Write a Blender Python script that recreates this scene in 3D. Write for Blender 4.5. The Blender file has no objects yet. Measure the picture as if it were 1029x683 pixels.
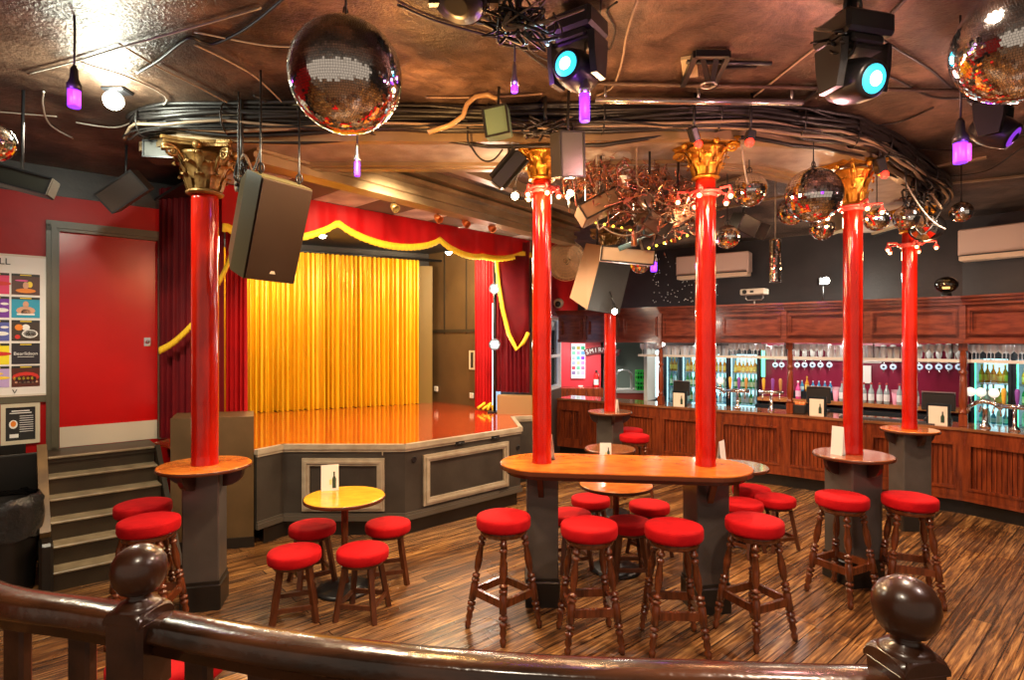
import bpy, bmesh, math, random
from mathutils import Vector, Matrix, Euler, noise as mnoise
random.seed(7)
S = bpy.context.scene
COL = S.collection
PI = math.pi
R = math.radians
# ---------------------------------------------------------------- camera, world, exposure
FPX, CX, CY, H = 575.0, 514.5, 341.5, 2.0
cam_d = bpy.data.cameras.new('camera')
cam_d.sensor_width = 36.0
cam_d.lens = FPX / 1029 * 36.0
cam_d.clip_start = 0.05
cam = bpy.data.objects.new('camera', cam_d)
COL.objects.link(cam)
cam.location = (0, 0, H)
cam.rotation_euler = (R(90), 0, 0)
S.camera = cam
S.view_settings.view_transform = 'Standard'
S.view_settings.look = 'None'
S.view_settings.exposure = 0.55
S.view_settings.gamma = 1.0
S.view_settings.use_curve_mapping = False
S.cycles.use_denoising = True
S.cycles.max_bounces = 7
S.cycles.diffuse_bounces = 3
S.cycles.glossy_bounces = 3
S.cycles.transmission_bounces = 4
S.cycles.transparent_max_bounces = 12
S.cycles.sample_clamp_indirect = 4.0
w = bpy.data.worlds.new('world')
S.world = w
w.use_nodes = True
w.node_tree.nodes['Background'].inputs[0].default_value = (1.0, 0.80, 0.62, 1)
w.node_tree.nodes['Background'].inputs[1].default_value = 0.33

def lamp(name, kind, loc, energy, color=(1, .8, .55), radius=.05, aim=None, spot=70, blend=.6):
    d = bpy.data.lights.new(name, kind)
    d.energy = energy; d.color = color
    d.shadow_soft_size = radius
    if kind == 'SPOT':
        d.spot_size = R(spot); d.spot_blend = blend
    o = bpy.data.objects.new(name, d); COL.objects.link(o)
    o.location = loc
    if aim is not None:
        o.rotation_euler = (Vector(aim) - Vector(loc)).to_track_quat('-Z', 'Y').to_euler()
    return o
WARM = (1.0, .72, .42)
# unseen lights, no fixtures: fill spots added overhead, coloured ceiling washes; then stage floods
for nm, loc, e, c, r, ang in [
    ('dance_floor_fill', (-1.0, 3.5, 3.50), 150, (1, .74, .44), .10, 150),
    ('dance_floor_fill', (1.5, 2.1, 3.50), 150, (1, .72, .52), .10, 150),
    ('dance_floor_fill', (0.9, 5.7, 3.50), 190, (1, .70, .40), .10, 150),
    ('dance_floor_fill', (3.9, 4.7, 3.45), 190, (1, .72, .50), .10, 150),
    ('dance_floor_fill', (2.9, 6.6, 3.45), 150, (1, .72, .50), .10, 150),
    ('stage_side_fill', (-0.1, 6.9, 3.30), 90, (1, .72, .45), .10, 150),
    ('gallery_fill', (-0.4, 0.2, 3.50), 90, (1, .84, .64), .12, 150),
    ('gallery_fill', (2.2, 1.0, 3.50), 70, (1, .76, .68), .12, 150),
    ('stair_fill', (-3.3, 4.0, 3.45), 120, (1, .84, .60), .10, 150),
]:
    lamp(nm, 'SPOT', loc, e, c, r, aim=(loc[0], loc[1], 0), spot=ang, blend=.5)
for nm, loc, e, c in [('amber_ceiling_wash', (-0.5, 3.35, 3.1), 42, (1, .50, .15)), ('amber_ceiling_wash', (0.5, 3.4, 3.1), 22, (1, .55, .25)), ('pink_ceiling_wash', (1.7, 3.2, 3.1), 20, (1, .42, .40)), ('pink_ceiling_wash', (3.2, 3.7, 3.1), 24, (1, .50, .42))]:
    lamp(nm, 'POINT', loc, e, c, .06)
lamp('stage_flood', 'POINT', (-3.1, 7.0, 3.2), 80, (1, .86, .58), .15)
lamp('stage_flood', 'POINT', (-.75, 8.3, 3.1), 70, (1, .78, .45), .12)
lamp('proscenium_spot', 'SPOT', (-1.0, 4.9, 3.35), 165, (1, .84, .55), .1, aim=(-2.6, 8.9, 1.9), spot=75)
for loc in ((2.9, 9.0, 1.93), (4.55, 7.75, 1.93), (5.9, 6.6, 1.93), (1.7, 10.3, 1.93), (3.75, 8.4, 1.93)):
    lamp('bar_strip_light', 'POINT', loc, 16, (1, .88, .78), .06)
lamp('cloakroom_light', 'SPOT', (1.75, 11.3, 2.35), 170, (1, .9, .8), .08, aim=(1.85, 12.7, 1.5), spot=115)

# ---------------------------------------------------------------- helpers
def P(px, py, Y):
    return Vector(((px - CX) / FPX * Y, Y, H - (py - CY) / FPX * Y))
def Xat(px, Y):
    return (px - CX) / FPX * Y
def Zat(py, Y):
    return H - (py - CY) / FPX * Y

class M:
    def __init__(s):
        s.v = []; s.f = []; s.m = []; s.sm = []; s.T = Matrix.Identity(4); s.mi = 0; s.smooth = False
    def vert(s, p):
        s.v.append(tuple(s.T @ Vector(p))); return len(s.v) - 1
    def face(s, idx, smooth=None):
        s.f.append(tuple(idx)); s.m.append(s.mi); s.sm.append(s.smooth if smooth is None else smooth)
    def quad(s, a, b, c, d):
        s.face([s.vert(p) for p in (a, b, c, d)])
    def poly(s, pts):
        s.face([s.vert(p) for p in pts])
    def box(s, c, size, rz=0.0, bev=0.0, top=None):
        hx, hy, hz = size[0] / 2, size[1] / 2, size[2] / 2
        ca, sa = math.cos(rz), math.sin(rz)
        def tr(x, y, z):
            return (c[0] + x * ca - y * sa, c[1] + x * sa + y * ca, c[2] + z)
        if bev <= 0:
            k = top if top else 1.0
            i = [s.vert(tr(x * (k if z > 0 else 1), y * (k if z > 0 else 1), z)) for z in (-hz, hz) for x, y in ((-hx, -hy), (hx, -hy), (hx, hy), (-hx, hy))]
            for q in ((0, 3, 2, 1), (4, 5, 6, 7), (0, 1, 5, 4), (1, 2, 6, 5), (2, 3, 7, 6), (3, 0, 4, 7)):
                s.face([i[k] for k in q], False)
        else:
            b = min(bev, hx * .9, hy * .9, hz * .9)
            rings = []
            for z, ins in ((-hz, b), (-hz + b, 0), (hz - b, 0), (hz, b)):
                x, y = hx - ins, hy - ins
                pts = [(-x, -hy + b if ins == 0 else -y), (-hx + b if ins == 0 else -x, -y)]
                X, Y = hx, hy
                if ins == 0:
                    pts = [(-X, -Y + b), (-X + b, -Y), (X - b, -Y), (X, -Y + b), (X, Y - b), (X - b, Y), (-X + b, Y), (-X, Y - b)]
                else:
                    pts = [(-x, -y), (-x, -y), (x, -y), (x, -y), (x, y), (x, y), (-x, y), (-x, y)]
                rings.append([s.vert(tr(px, py, z)) for px, py in pts])
            for a, bb in zip(rings, rings[1:]):
                for k in range(8):
                    s.face([a[k], a[(k + 1) % 8], bb[(k + 1) % 8], bb[k]], False)
            s.face([rings[0][k] for k in (7, 5, 3, 1)], False)
            s.face([rings[3][k] for k in (1, 3, 5, 7)], False)
    def beam(s, a, b, w, h, up=(0, 0, 1)):
        a, b = Vector(a), Vector(b); d = (b - a).normalized(); u = Vector(up)
        sd = d.cross(u)
        if sd.length < 1e-4: sd = d.cross(Vector((0, 1, 0)))
        sd.normalize(); u = sd.cross(d).normalized()
        i = []
        for p in (a, b):
            for x, y in ((-1, -1), (1, -1), (1, 1), (-1, 1)):
                i.append(s.vert(p + sd * x * w / 2 + u * y * h / 2))
        for q in ((0, 3, 2, 1), (4, 5, 6, 7), (0, 1, 5, 4), (1, 2, 6, 5), (2, 3, 7, 6), (3, 0, 4, 7)):
            s.face([i[k] for k in q], False)
    def ring(s, c, r, n, ax=None, ry=None):
        X, Y = ax if ax else (Vector((1, 0, 0)), Vector((0, 1, 0)))
        c = Vector(c)
        return [s.vert(c + X * (r * math.cos(2 * PI * k / n)) + Y * ((ry or r) * math.sin(2 * PI * k / n))) for k in range(n)]
    def lathe(s, prof, c=(0, 0, 0), n=20, caps=True, a=None, b=None, smooth=True):
        """prof: list of (r, z). a,b: optional axis from a to b direction"""
        if a is not None:
            a = Vector(a); d = (Vector(b) - a).normalized()
            X = d.orthogonal().normalized(); Y = d.cross(X)
            base, ax, dd = a, (X, Y), d
        else:
            base, ax, dd = Vector(c), None, Vector((0, 0, 1))
        rs = [s.ring(base + dd * z, max(r, .0004), n, ax) for r, z in prof]
        for p, q in zip(rs, rs[1:]):
            for k in range(n):
                s.face([p[k], p[(k + 1) % n], q[(k + 1) % n], q[k]], smooth)
        if caps:
            s.face(rs[0][::-1], False); s.face(rs[-1], False)
    def cyl(s, a, b, r0, r1=None, n=12, smooth=True):
        L = (Vector(b) - Vector(a)).length
        s.lathe([(r0, 0), (r0 if r1 is None else r1, L)], n=n, a=a, b=b, smooth=smooth)
    def tube(s, pts, r, n=6, closed=False):
        pts = [Vector(p) for p in pts]; prev = None; rings = []
        N = len(pts)
        for i, p in enumerate(pts):
            if closed: d = pts[(i + 1) % N] - pts[i - 1]
            else: d = pts[min(i + 1, N - 1)] - pts[max(i - 1, 0)]
            if d.length < 1e-6: d = Vector((0, 0, 1))
            d.normalize()
            X = d.orthogonal().normalized() if prev is None else (prev - d * prev.dot(d)).normalized()
            prev = X; Y = d.cross(X)
            rr = r[i] if isinstance(r, (list, tuple)) else r
            rings.append(s.ring(p, rr, n, (X, Y)))
        for p, q in list(zip(rings, rings[1:])) + ([(rings[-1], rings[0])] if closed else []):
            for k in range(n):
                s.face([p[k], p[(k + 1) % n], q[(k + 1) % n], q[k]], True)
        if not closed:
            s.face(rings[0][::-1], False); s.face(rings[-1], False)
    def ball(s, c, r, n=16, m=10, sz=1.0):
        prof = [(r * math.sin(PI * k / m), -r * sz * math.cos(PI * k / m)) for k in range(m + 1)]
        s.lathe(prof, c, n, caps=False)
    def prism(s, poly, z0, z1):
        a = [s.vert((x, y, z0)) for x, y in poly]; b = [s.vert((x, y, z1)) for x, y in poly]
        n = len(poly)
        for k in range(n): s.face([a[k], a[(k + 1) % n], b[(k + 1) % n], b[k]], False)
        s.face(a[::-1], False); s.face(b, False)
    def build(s, name, mats, parent=None, solid=0, recalc=True, loc=None, rot=None):
        me = bpy.data.meshes.new(name)
        me.from_pydata(s.v, [], s.f)
        if not isinstance(mats, (list, tuple)): mats = [mats]
        for m in mats: me.materials.append(m)
        me.polygons.foreach_set('material_index', s.m)
        me.polygons.foreach_set('use_smooth', s.sm)
        if recalc:
            bm = bmesh.new(); bm.from_mesh(me)
            bmesh.ops.recalc_face_normals(bm, faces=bm.faces)
            bm.to_mesh(me); bm.free()
        me.update()
        o = bpy.data.objects.new(name, me); COL.objects.link(o)
        if parent is not None: o.parent = parent
        if solid:
            md = o.modifiers.new('solid', 'SOLIDIFY'); md.thickness = solid
        if loc is not None: o.location = loc
        if rot is not None: o.rotation_euler = rot
        return o

def tag(o, label=None, cat=None, group=None, kind=None):
    if label: o['label'] = label
    if cat: o['category'] = cat
    if group: o['group'] = group
    if kind: o['kind'] = kind
    return o
def struct(o):
    o['kind'] = 'structure'; return o
def thing(name, label, cat, loc=(0, 0, 0), rz=0.0, group=None, scale=None):
    o = bpy.data.objects.new(name, None); COL.objects.link(o)
    o.empty_display_size = .1
    o.location = loc; o.rotation_euler = (0, 0, rz) if not isinstance(rz, (tuple, Euler)) else rz
    if scale: o.scale = (scale,) * 3
    return tag(o, label, cat, group)
def dup(root, label, loc, rz=0.0, group=None, scale=None):
    r = root.copy(); COL.objects.link(r); r.location = loc
    r.rotation_euler = (0, 0, rz) if not isinstance(rz, (tuple, Euler)) else rz
    if scale: r.scale = scale if isinstance(scale, tuple) else (scale,) * 3
    r['label'] = label
    if group: r['group'] = group
    for ch in list(root.children):
        c = ch.copy(); COL.objects.link(c); c.parent = r
        for g in list(ch.children):
            d = g.copy(); COL.objects.link(d); d.parent = c
    return r
def aim_rot(d, up='Z'):
    """rotation taking local -Y to direction d"""
    return Vector(d).to_track_quat('-Y', 'Z').to_euler()

# ---------------------------------------------------------------- materials
def mat(name, col, rough=.5, metal=0.0, col2=None, vs=4.0, stretch=None, bump=0.0, bs=60.0, emit=None, es=0.0,
        sheen=0.0, coat=0.0, spec=.5, detail=4.0, bstretch=None, rv=0.0):
    m = bpy.data.materials.new(name); m.use_nodes = True
    nt = m.node_tree; b = nt.nodes['Principled BSDF']; L = nt.links.new
    b.inputs['Base Color'].default_value = (*col, 1)
    b.inputs['Roughness'].default_value = rough
    b.inputs['Metallic'].default_value = metal
    b.inputs['Specular IOR Level'].default_value = spec
    if sheen:
        b.inputs['Sheen Weight'].default_value = sheen
        b.inputs['Sheen Tint'].default_value = (*[min(1, c * 1.5 + .1) for c in col], 1)
    if coat: b.inputs['Coat Weight'].default_value = coat; b.inputs['Coat Roughness'].default_value = .12
    if emit is not None:
        b.inputs['Emission Color'].default_value = (*emit, 1); b.inputs['Emission Strength'].default_value = es
    tc = nt.nodes.new('ShaderNodeTexCoord')
    if col2 is not None:
        mp = nt.nodes.new('ShaderNodeMapping'); L(tc.outputs['Object'], mp.inputs['Vector'])
        mp.inputs['Scale'].default_value = stretch or (1, 1, 1)
        nz = nt.nodes.new('ShaderNodeTexNoise'); nz.inputs['Scale'].default_value = vs; nz.inputs['Detail'].default_value = detail
        L(mp.outputs[0], nz.inputs['Vector'])
        cr = nt.nodes.new('ShaderNodeValToRGB'); L(nz.outputs['Fac'], cr.inputs['Fac'])
        cr.color_ramp.elements[0].position = .35; cr.color_ramp.elements[0].color = (*col, 1)
        cr.color_ramp.elements[1].position = .65; cr.color_ramp.elements[1].color = (*col2, 1)
        L(cr.outputs[0], b.inputs['Base Color'])
        if rv:
            ma = nt.nodes.new('ShaderNodeMapRange'); L(nz.outputs['Fac'], ma.inputs[0])
            ma.inputs[1].default_value = .3; ma.inputs[2].default_value = .7
            ma.inputs[3].default_value = max(.02, rough - rv); ma.inputs[4].default_value = rough + rv
            L(ma.outputs[0], b.inputs['Roughness'])
    if bump:
        mp2 = nt.nodes.new('ShaderNodeMapping'); L(tc.outputs['Object'], mp2.inputs['Vector'])
        mp2.inputs['Scale'].default_value = bstretch or (1, 1, 1)
        n2 = nt.nodes.new('ShaderNodeTexNoise'); n2.inputs['Scale'].default_value = bs; n2.inputs['Detail'].default_value = 3
        L(mp2.outputs[0], n2.inputs['Vector'])
        bp = nt.nodes.new('ShaderNodeBump'); bp.inputs['Strength'].default_value = bump; bp.inputs['Distance'].default_value = .01
        L(n2.outputs['Fac'], bp.inputs['Height']); L(bp.outputs[0], b.inputs['Normal'])
    return m
def thin_glass(name, tint=(1, 1, 1), gloss=.12, white=0.0):
    m = bpy.data.materials.new(name); m.use_nodes = True
    nt = m.node_tree; nt.nodes.clear(); L = nt.links.new
    out = nt.nodes.new('ShaderNodeOutputMaterial')
    t = nt.nodes.new('ShaderNodeBsdfTransparent'); t.inputs[0].default_value = (*tint, 1)
    g = nt.nodes.new('ShaderNodeBsdfGlossy'); g.inputs['Roughness'].default_value = .04
    fr = nt.nodes.new('ShaderNodeFresnel'); fr.inputs[0].default_value = 1.45
    ad = nt.nodes.new('ShaderNodeMath'); ad.operation = 'ADD'; ad.inputs[1].default_value = gloss
    L(fr.outputs[0], ad.inputs[0])
    mx = nt.nodes.new('ShaderNodeMixShader'); L(ad.outputs[0], mx.inputs[0]); L(t.outputs[0], mx.inputs[1]); L(g.outputs[0], mx.inputs[2])
    last = mx
    if white:
        df = nt.nodes.new('ShaderNodeBsdfDiffuse'); df.inputs[0].default_value = (.9, .92, .95, 1)
        m2 = nt.nodes.new('ShaderNodeMixShader'); m2.inputs[0].default_value = white
        L(mx.outputs[0], m2.inputs[1]); L(df.outputs[0], m2.inputs[2]); last = m2
    L(last.outputs[0], out.inputs[0])
    return m

BOARD_ANG = math.atan2(.658, .753)
def floor_mat():
    m = bpy.data.materials.new('old_floorboards'); m.use_nodes = True
    nt = m.node_tree; b = nt.nodes['Principled BSDF']; L = nt.links.new; N = nt.nodes.new
    tc = N('ShaderNodeTexCoord')
    mp = N('ShaderNodeMapping'); mp.inputs['Rotation'].default_value = (0, 0, -BOARD_ANG); L(tc.outputs['Object'], mp.inputs[0])
    br = N('ShaderNodeTexBrick'); L(mp.outputs[0], br.inputs['Vector'])
    br.inputs['Scale'].default_value = 1.0; br.inputs['Brick Width'].default_value = 2.6; br.inputs['Row Height'].default_value = .115
    br.inputs['Mortar Size'].default_value = .0045; br.inputs['Mortar Smooth'].default_value = .3
    br.inputs['Color1'].default_value = (.0, .0, .0, 1); br.inputs['Color2'].default_value = (1, 1, 1, 1); br.inputs['Mortar'].default_value = (.5, .5, .5, 1)
    br.offset = .37; br.inputs['Bias'].default_value = 0
    m2 = N('ShaderNodeMapping'); m2.inputs['Scale'].default_value = (1.6, 30, 1); L(mp.outputs[0], m2.inputs[0])
    g = N('ShaderNodeTexNoise'); g.inputs['Scale'].default_value = 1.6; g.inputs['Detail'].default_value = 8; g.inputs['Roughness'].default_value = .65; g.inputs['Distortion'].default_value = .6
    L(m2.outputs[0], g.inputs[0])
    add = N('ShaderNodeMath'); add.operation = 'MULTIPLY_ADD'; L(br.outputs['Color'], add.inputs[0]); add.inputs[1].default_value = .16; L(g.outputs[0], add.inputs[2])
    cr = N('ShaderNodeValToRGB'); L(add.outputs[0], cr.inputs[0])
    e = cr.color_ramp.elements
    e[0].position = .40; e[0].color = (.018, .008, .003, 1); e[1].position = .78; e[1].color = (.58, .31, .10, 1)
    k = e.new(.52); k.color = (.085, .034, .011, 1)
    k = e.new(.64); k.color = (.23, .10, .030, 1)
    # worn greyish areas
    wz = N('ShaderNodeTexNoise'); wz.inputs['Scale'].default_value = .9; wz.inputs['Detail'].default_value = 5; L(mp.outputs[0], wz.inputs[0])
    wr = N('ShaderNodeValToRGB'); wr.color_ramp.elements[0].position = .46; wr.color_ramp.elements[1].position = .68; L(wz.outputs[0], wr.inputs[0])
    wm = N('ShaderNodeMath'); wm.operation = 'MULTIPLY'; L(wr.outputs[0], wm.inputs[0]); wm.inputs[1].default_value = .42
    mx = N('ShaderNodeMixRGB'); L(wm.outputs[0], mx.inputs[0]); L(cr.outputs[0], mx.inputs[1]); mx.inputs[2].default_value = (.17, .13, .10, 1)
    dk = N('ShaderNodeMixRGB'); dk.blend_type = 'MULTIPLY'; L(br.outputs['Fac'], dk.inputs[0]); L(mx.outputs[0], dk.inputs[1]); dk.inputs[2].default_value = (.12, .1, .08, 1)
    L(dk.outputs[0], b.inputs['Base Color'])
    mr = N('ShaderNodeMapRange'); L(wz.outputs[0], mr.inputs[0]); mr.inputs[1].default_value = .35; mr.inputs[2].default_value = .7
    mr.inputs[3].default_value = .34; mr.inputs[4].default_value = .13; L(mr.outputs[0], b.inputs['Roughness'])
    bp = N('ShaderNodeBump'); bp.inputs['Strength'].default_value = .45; bp.inputs['Distance'].default_value = .006
    sb = N('ShaderNodeMath'); sb.operation = 'SUBTRACT'; L(g.outputs[0], sb.inputs[0]); L(br.outputs['Fac'], sb.inputs[1])
    L(sb.outputs[0], bp.inputs['Height']); L(bp.outputs[0], b.inputs['Normal'])
    return m
def ceiling_mat():
    m = bpy.data.materials.new('bronze_painted_ceiling'); m.use_nodes = True
    nt = m.node_tree; b = nt.nodes['Principled BSDF']; L = nt.links.new; N = nt.nodes.new
    tc = N('ShaderNodeTexCoord')
    n1 = N('ShaderNodeTexNoise'); n1.inputs['Scale'].default_value = 1.1; n1.inputs['Detail'].default_value = 6; n1.inputs['Distortion'].default_value = .8; L(tc.outputs['Object'], n1.inputs[0])
    cr = N('ShaderNodeValToRGB'); L(n1.outputs[0], cr.inputs[0])
    e = cr.color_ramp.elements
    e[0].position = .36; e[0].color = (.030, .022, .018, 1); e[1].position = .68; e[1].color = (.27, .18, .125, 1)
    k = e.new(.5); k.color = (.125, .080, .056, 1)
    n4 = N('ShaderNodeTexNoise'); n4.inputs['Scale'].default_value = 4.5; n4.inputs['Detail'].default_value = 9; n4.inputs['Roughness'].default_value = .7; n4.inputs['Distortion'].default_value = 1.5; L(tc.outputs['Object'], n4.inputs[0])
    r4 = N('ShaderNodeValToRGB'); r4.color_ramp.elements[0].position = .38; r4.color_ramp.elements[0].color = (.35, .30, .28, 1); r4.color_ramp.elements[1].position = .62; r4.color_ramp.elements[1].color = (1.25, 1.15, 1.05, 1); L(n4.outputs[0], r4.inputs[0])
    ml = N('ShaderNodeMixRGB'); ml.blend_type = 'MULTIPLY'; ml.inputs[0].default_value = .8; L(cr.outputs[0], ml.inputs[1]); L(r4.outputs[0], ml.inputs[2])
    L(ml.outputs[0], b.inputs['Base Color'])
    b.inputs['Roughness'].default_value = .33; b.inputs['Metallic'].default_value = .35
    n2 = N('ShaderNodeTexNoise'); n2.inputs['Scale'].default_value = 38; n2.inputs['Detail'].default_value = 4; n2.inputs['Roughness'].default_value = .7; L(tc.outputs['Object'], n2.inputs[0])
    n3 = N('ShaderNodeTexNoise'); n3.inputs['Scale'].default_value = 2.2; n3.inputs['Detail'].default_value = 2; L(tc.outputs['Object'], n3.inputs[0])
    ad = N('ShaderNodeMath'); ad.operation = 'MULTIPLY_ADD'; L(n3.outputs[0], ad.inputs[0]); ad.inputs[1].default_value = 2.5; L(n2.outputs[0], ad.inputs[2])
    bp = N('ShaderNodeBump'); bp.inputs['Strength'].default_value = .6; bp.inputs['Distance'].default_value = .02
    L(ad.outputs[0], bp.inputs['Height']); L(bp.outputs[0], b.inputs['Normal'])
    return m

MF = floor_mat(); MC = ceiling_mat()
red_paint = mat('red_gloss_paint', (.48, .004, .003), .42, spec=.3, col2=(.38, .003, .003), vs=2.5, bump=.25, bs=9)
col_red = mat('column_red_gloss', (.50, .016, .004), .16, bump=.6, bs=16, bstretch=(1, 1, .35), coat=.35, col2=(.40, .007, .003), vs=3)
door_red = mat('door_red_gloss', (.56, .003, .003), .26, col2=(.46, .003, .003), vs=1.2, bump=.12, bs=5)
olive = mat('olive_grey_paint', (.13, .115, .075), .38, col2=(.10, .088, .055), vs=3)
dark_wall = mat('charcoal_wall', (.016, .013, .013), .42, col2=(.030, .023, .022), vs=2, bump=.2, bs=30)
brown_wall = mat('brown_stage_wall', (.115, .062, .022), .5, col2=(.085, .045, .016), vs=2)
black_paint = mat('black_paint', (.014, .012, .010), .32)
grey_paint = mat('grey_pedestal_paint', (.088, .076, .068), .32, col2=(.065, .056, .050), vs=5)
stage_grey = mat('stage_grey_paint', (.052, .046, .038), .40, col2=(.036, .031, .026), vs=4, bump=.15, bs=20)
stage_trim = mat('stage_stone_trim', (.42, .37, .28), .4, col2=(.33, .28, .20), vs=9)
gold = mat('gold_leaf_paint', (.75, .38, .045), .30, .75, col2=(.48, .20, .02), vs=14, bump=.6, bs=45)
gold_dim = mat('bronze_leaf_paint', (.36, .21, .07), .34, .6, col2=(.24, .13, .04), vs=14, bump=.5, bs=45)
moulding = mat('cream_bronze_moulding', (.40, .28, .155), .30, .3, col2=(.24, .165, .09), vs=3)
plaster = mat('stained_plaster', (.40, .31, .24), .5, col2=(.26, .19, .14), vs=6, bump=.25, bs=50)
tile_mat = mat('acoustic_tile', (.78, .74, .66), .8, col2=(.48, .44, .39), vs=4, bump=.8, bs=120)
wood_bar = mat('mahogany_bar', (.25, .050, .014), .22, col2=(.12, .022, .008), vs=3, stretch=(8, 8, 1), coat=.3, rv=.06)
wood_canopy = mat('dark_mahogany', (.22, .050, .024), .22, col2=(.12, .026, .015), vs=3, stretch=(2, 2, 8), coat=.3)
wood_top = mat('orange_table_veneer', (.80, .25, .035), .14, col2=(.60, .15, .022), vs=9, stretch=(1, 1.6, 1), coat=.5, bump=.05, bs=30)
wood_topg = mat('golden_table_veneer', (.85, .46, .04), .18, col2=(.74, .34, .03), vs=9, stretch=(1, 1.6, 1), coat=.5)
wood_topd = mat('brown_table_veneer', (.40, .14, .05), .16, col2=(.20, .07, .03), vs=5, stretch=(1, 7, 1), coat=.5)
wood_edge = mat('dark_table_edge', (.10, .026, .010), .25)
stool_wood = mat('stool_wood', (.17, .042, .012), .22, col2=(.075, .018, .006), vs=6, stretch=(6, 6, 1), coat=.3)
low_wood = mat('low_stool_wood', (.12, .036, .012), .32, col2=(.075, .021, .008), vs=6, stretch=(6, 6, 1))
rail_wood = mat('handrail_wood', (.085, .030, .012), .22, col2=(.018, .008, .004), vs=3, stretch=(1, 4, 4), coat=.4, bump=.2, bs=30)
newel_wood = mat('newel_wood', (.055, .019, .008), .30, col2=(.018, .006, .003), vs=7, coat=.25, bump=.15, bs=25)
seat_red = mat('red_velour_seat', (.50, .004, .007), .8, col2=(.38, .002, .005), vs=9, sheen=.12, bump=.15, bs=200, spec=.15)
velvet = mat('red_velvet', (.44, .002, .004), .6, sheen=.15, spec=.2, col2=(.34, .002, .004), vs=3)
velvet_dark = mat('maroon_velvet', (.15, .002, .006), .6, sheen=.15, spec=.2, col2=(.10, .001, .005), vs=3)
satin = mat('gold_satin', (.95, .62, .025), .27, .3, col2=(.85, .48, .012), vs=6, stretch=(3, 3, .3), spec=.7)
fringe = mat('yellow_fringe', (.95, .66, .03), .6, col2=(.85, .50, .02), vs=90, stretch=(1, 1, .1))
stage_floor = mat('varnished_stage_boards', (.50, .060, .012), .07, col2=(.34, .035, .008), vs=2, stretch=(1, 5, 1), coat=.7)
black_metal = mat('black_metal', (.018, .018, .02), .35, .3)
black_plastic = mat('black_plastic', (.016, .015, .015), .4)
spk_grille = mat('brown_lit_speaker_grille', (.032, .017, .009), .6, bump=.5, spec=.2, bs=400)
chrome = mat('chrome', (.8, .8, .82), .12, 1.0)
steel = mat('brushed_steel', (.55, .54, .55), .3, 1.0)
white_plastic = mat('white_plastic', (.72, .66, .56), .35)
white_paper = mat('white_paper', (.86, .83, .80), .5)
green_steel = mat('green_grey_steel', (.10, .16, .115), .45)
cable_black = mat('black_cable', (.016, .014, .013), .4)
cable_tan = mat('dusty_cable', (.28, .20, .13), .5)
cable_white = mat('white_cable', (.42, .38, .32), .4)
mirror_tile = mat('mirror_tile', (.90, .88, .86), .06, 1.0)
ball_core = mat('mirror_ball_core', (.05, .05, .055), .4, .6)
maroon = mat('maroon_backbar', (.26, .006, .045), .35, col2=(.20, .004, .035), vs=2)
shelf_wood = mat('shelf_wood', (.50, .19, .06), .3)
glass = thin_glass('clear_drinking_glass', (.93, .96, .98), .25, .48)
pane = thin_glass('clear_pane', (.95, .98, 1), .02)
tread_mat = mat('tread_nosing', (.36, .28, .17), .4, col2=(.22, .17, .10), vs=8)
riser_mat = mat('riser_brown', (.050, .034, .017), .45, col2=(.032, .022, .011), vs=3)
white_em = mat('white_lamp', (1, 1, 1), .4, emit=(1, .93, .80), es=30)
def em(name, c, s): return mat(name, (min(1, c[0]), min(1, c[1]), min(1, c[2])), .4, emit=c, es=s)
bulb_warm = em('warm_bulb', (1, .62, .25), 5)
bulb_hot = em('hot_white_bulb', (1, .92, .78), 40)
bulb_cyan = em('cyan_lens', (.03, .50, .75), 1.6)
bulb_core = em('pale_lens_core', (.60, .95, 1), 6)
uv_mag = em('ultraviolet_tube', (.20, .03, 1), 1.6)
uv_pink = em('magenta_tube', (1, .08, .8), 1.4)
red_led = em('red_lamp_glow', (1, .02, .01), 4)
yel_led = em('yellow_leds', (1, .75, .05), 3)
# ================================================================= ROOM SHELL
def segT(p, q):
    p, q = Vector(p[:2]), Vector(q[:2]); d = (q - p).normalized()
    return Matrix(((d.x, -d.y, 0, p.x), (d.y, d.x, 0, p.y), (0, 0, 1, 0), (0, 0, 0, 1))), (q - p).length
def wall(m, p, q, z0, z1, th=.12, ext=0):
    T, L = segT(p, q); m.T = T
    m.box((L / 2, th / 2, (z0 + z1) / 2), (L + ext * 2, th, z1 - z0)); m.T = Matrix.Identity(4)
def frame(m, x0, x1, z0, z1, w, d, y=0.0, lip=None):
    """raised rectangular frame, local coords, outward is -y"""
    for (a, b, c, e) in ((x0, x1, z0, z0 + w), (x0, x1, z1 - w, z1), (x0, x0 + w, z0 + w, z1 - w), (x1 - w, x1, z0 + w, z1 - w)):
        m.box(((a + b) / 2, y - d / 2, (c + e) / 2), (b - a, d, e - c))
    if lip:
        k = w * .35
        for (a, b, c, e) in ((x0 + k, x1 - k, z0 + k, z0 + w - k), (x0 + k, x1 - k, z1 - w + k, z1 - k), (x0 + k, x0 + w - k, z0 + w - k, z1 - w + k), (x1 - w + k, x1 - k, z0 + w - k, z1 - w + k)):
            m.box(((a + b) / 2, y - d - lip / 2, (c + e) / 2), (b - a, lip, e - c))
def offs(line, off):
    pts = [Vector(p) for p in line]; n = len(pts); out = []
    for i, p in enumerate(pts):
        d0 = (pts[i] - pts[i - 1]).normalized() if i else (pts[1] - pts[0]).normalized()
        d1 = (pts[i + 1] - pts[i]).normalized() if i < n - 1 else d0
        n0 = Vector((-d0.y, d0.x)); n1 = Vector((-d1.y, d1.x)); nn = (n0 + n1).normalized()
        out.append(p + nn * (off / max(.5, nn.dot(n0))))
    return out
ZC = 3.7
m = M(); m.box((.6, 5.5, -.05), (19, 17, .1)); struct(m.build('floor', MF))
m = M(); m.box((.6, 6.0, ZC + .05), (19, 16, .1)); struct(m.build('ceiling', MC))

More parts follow.
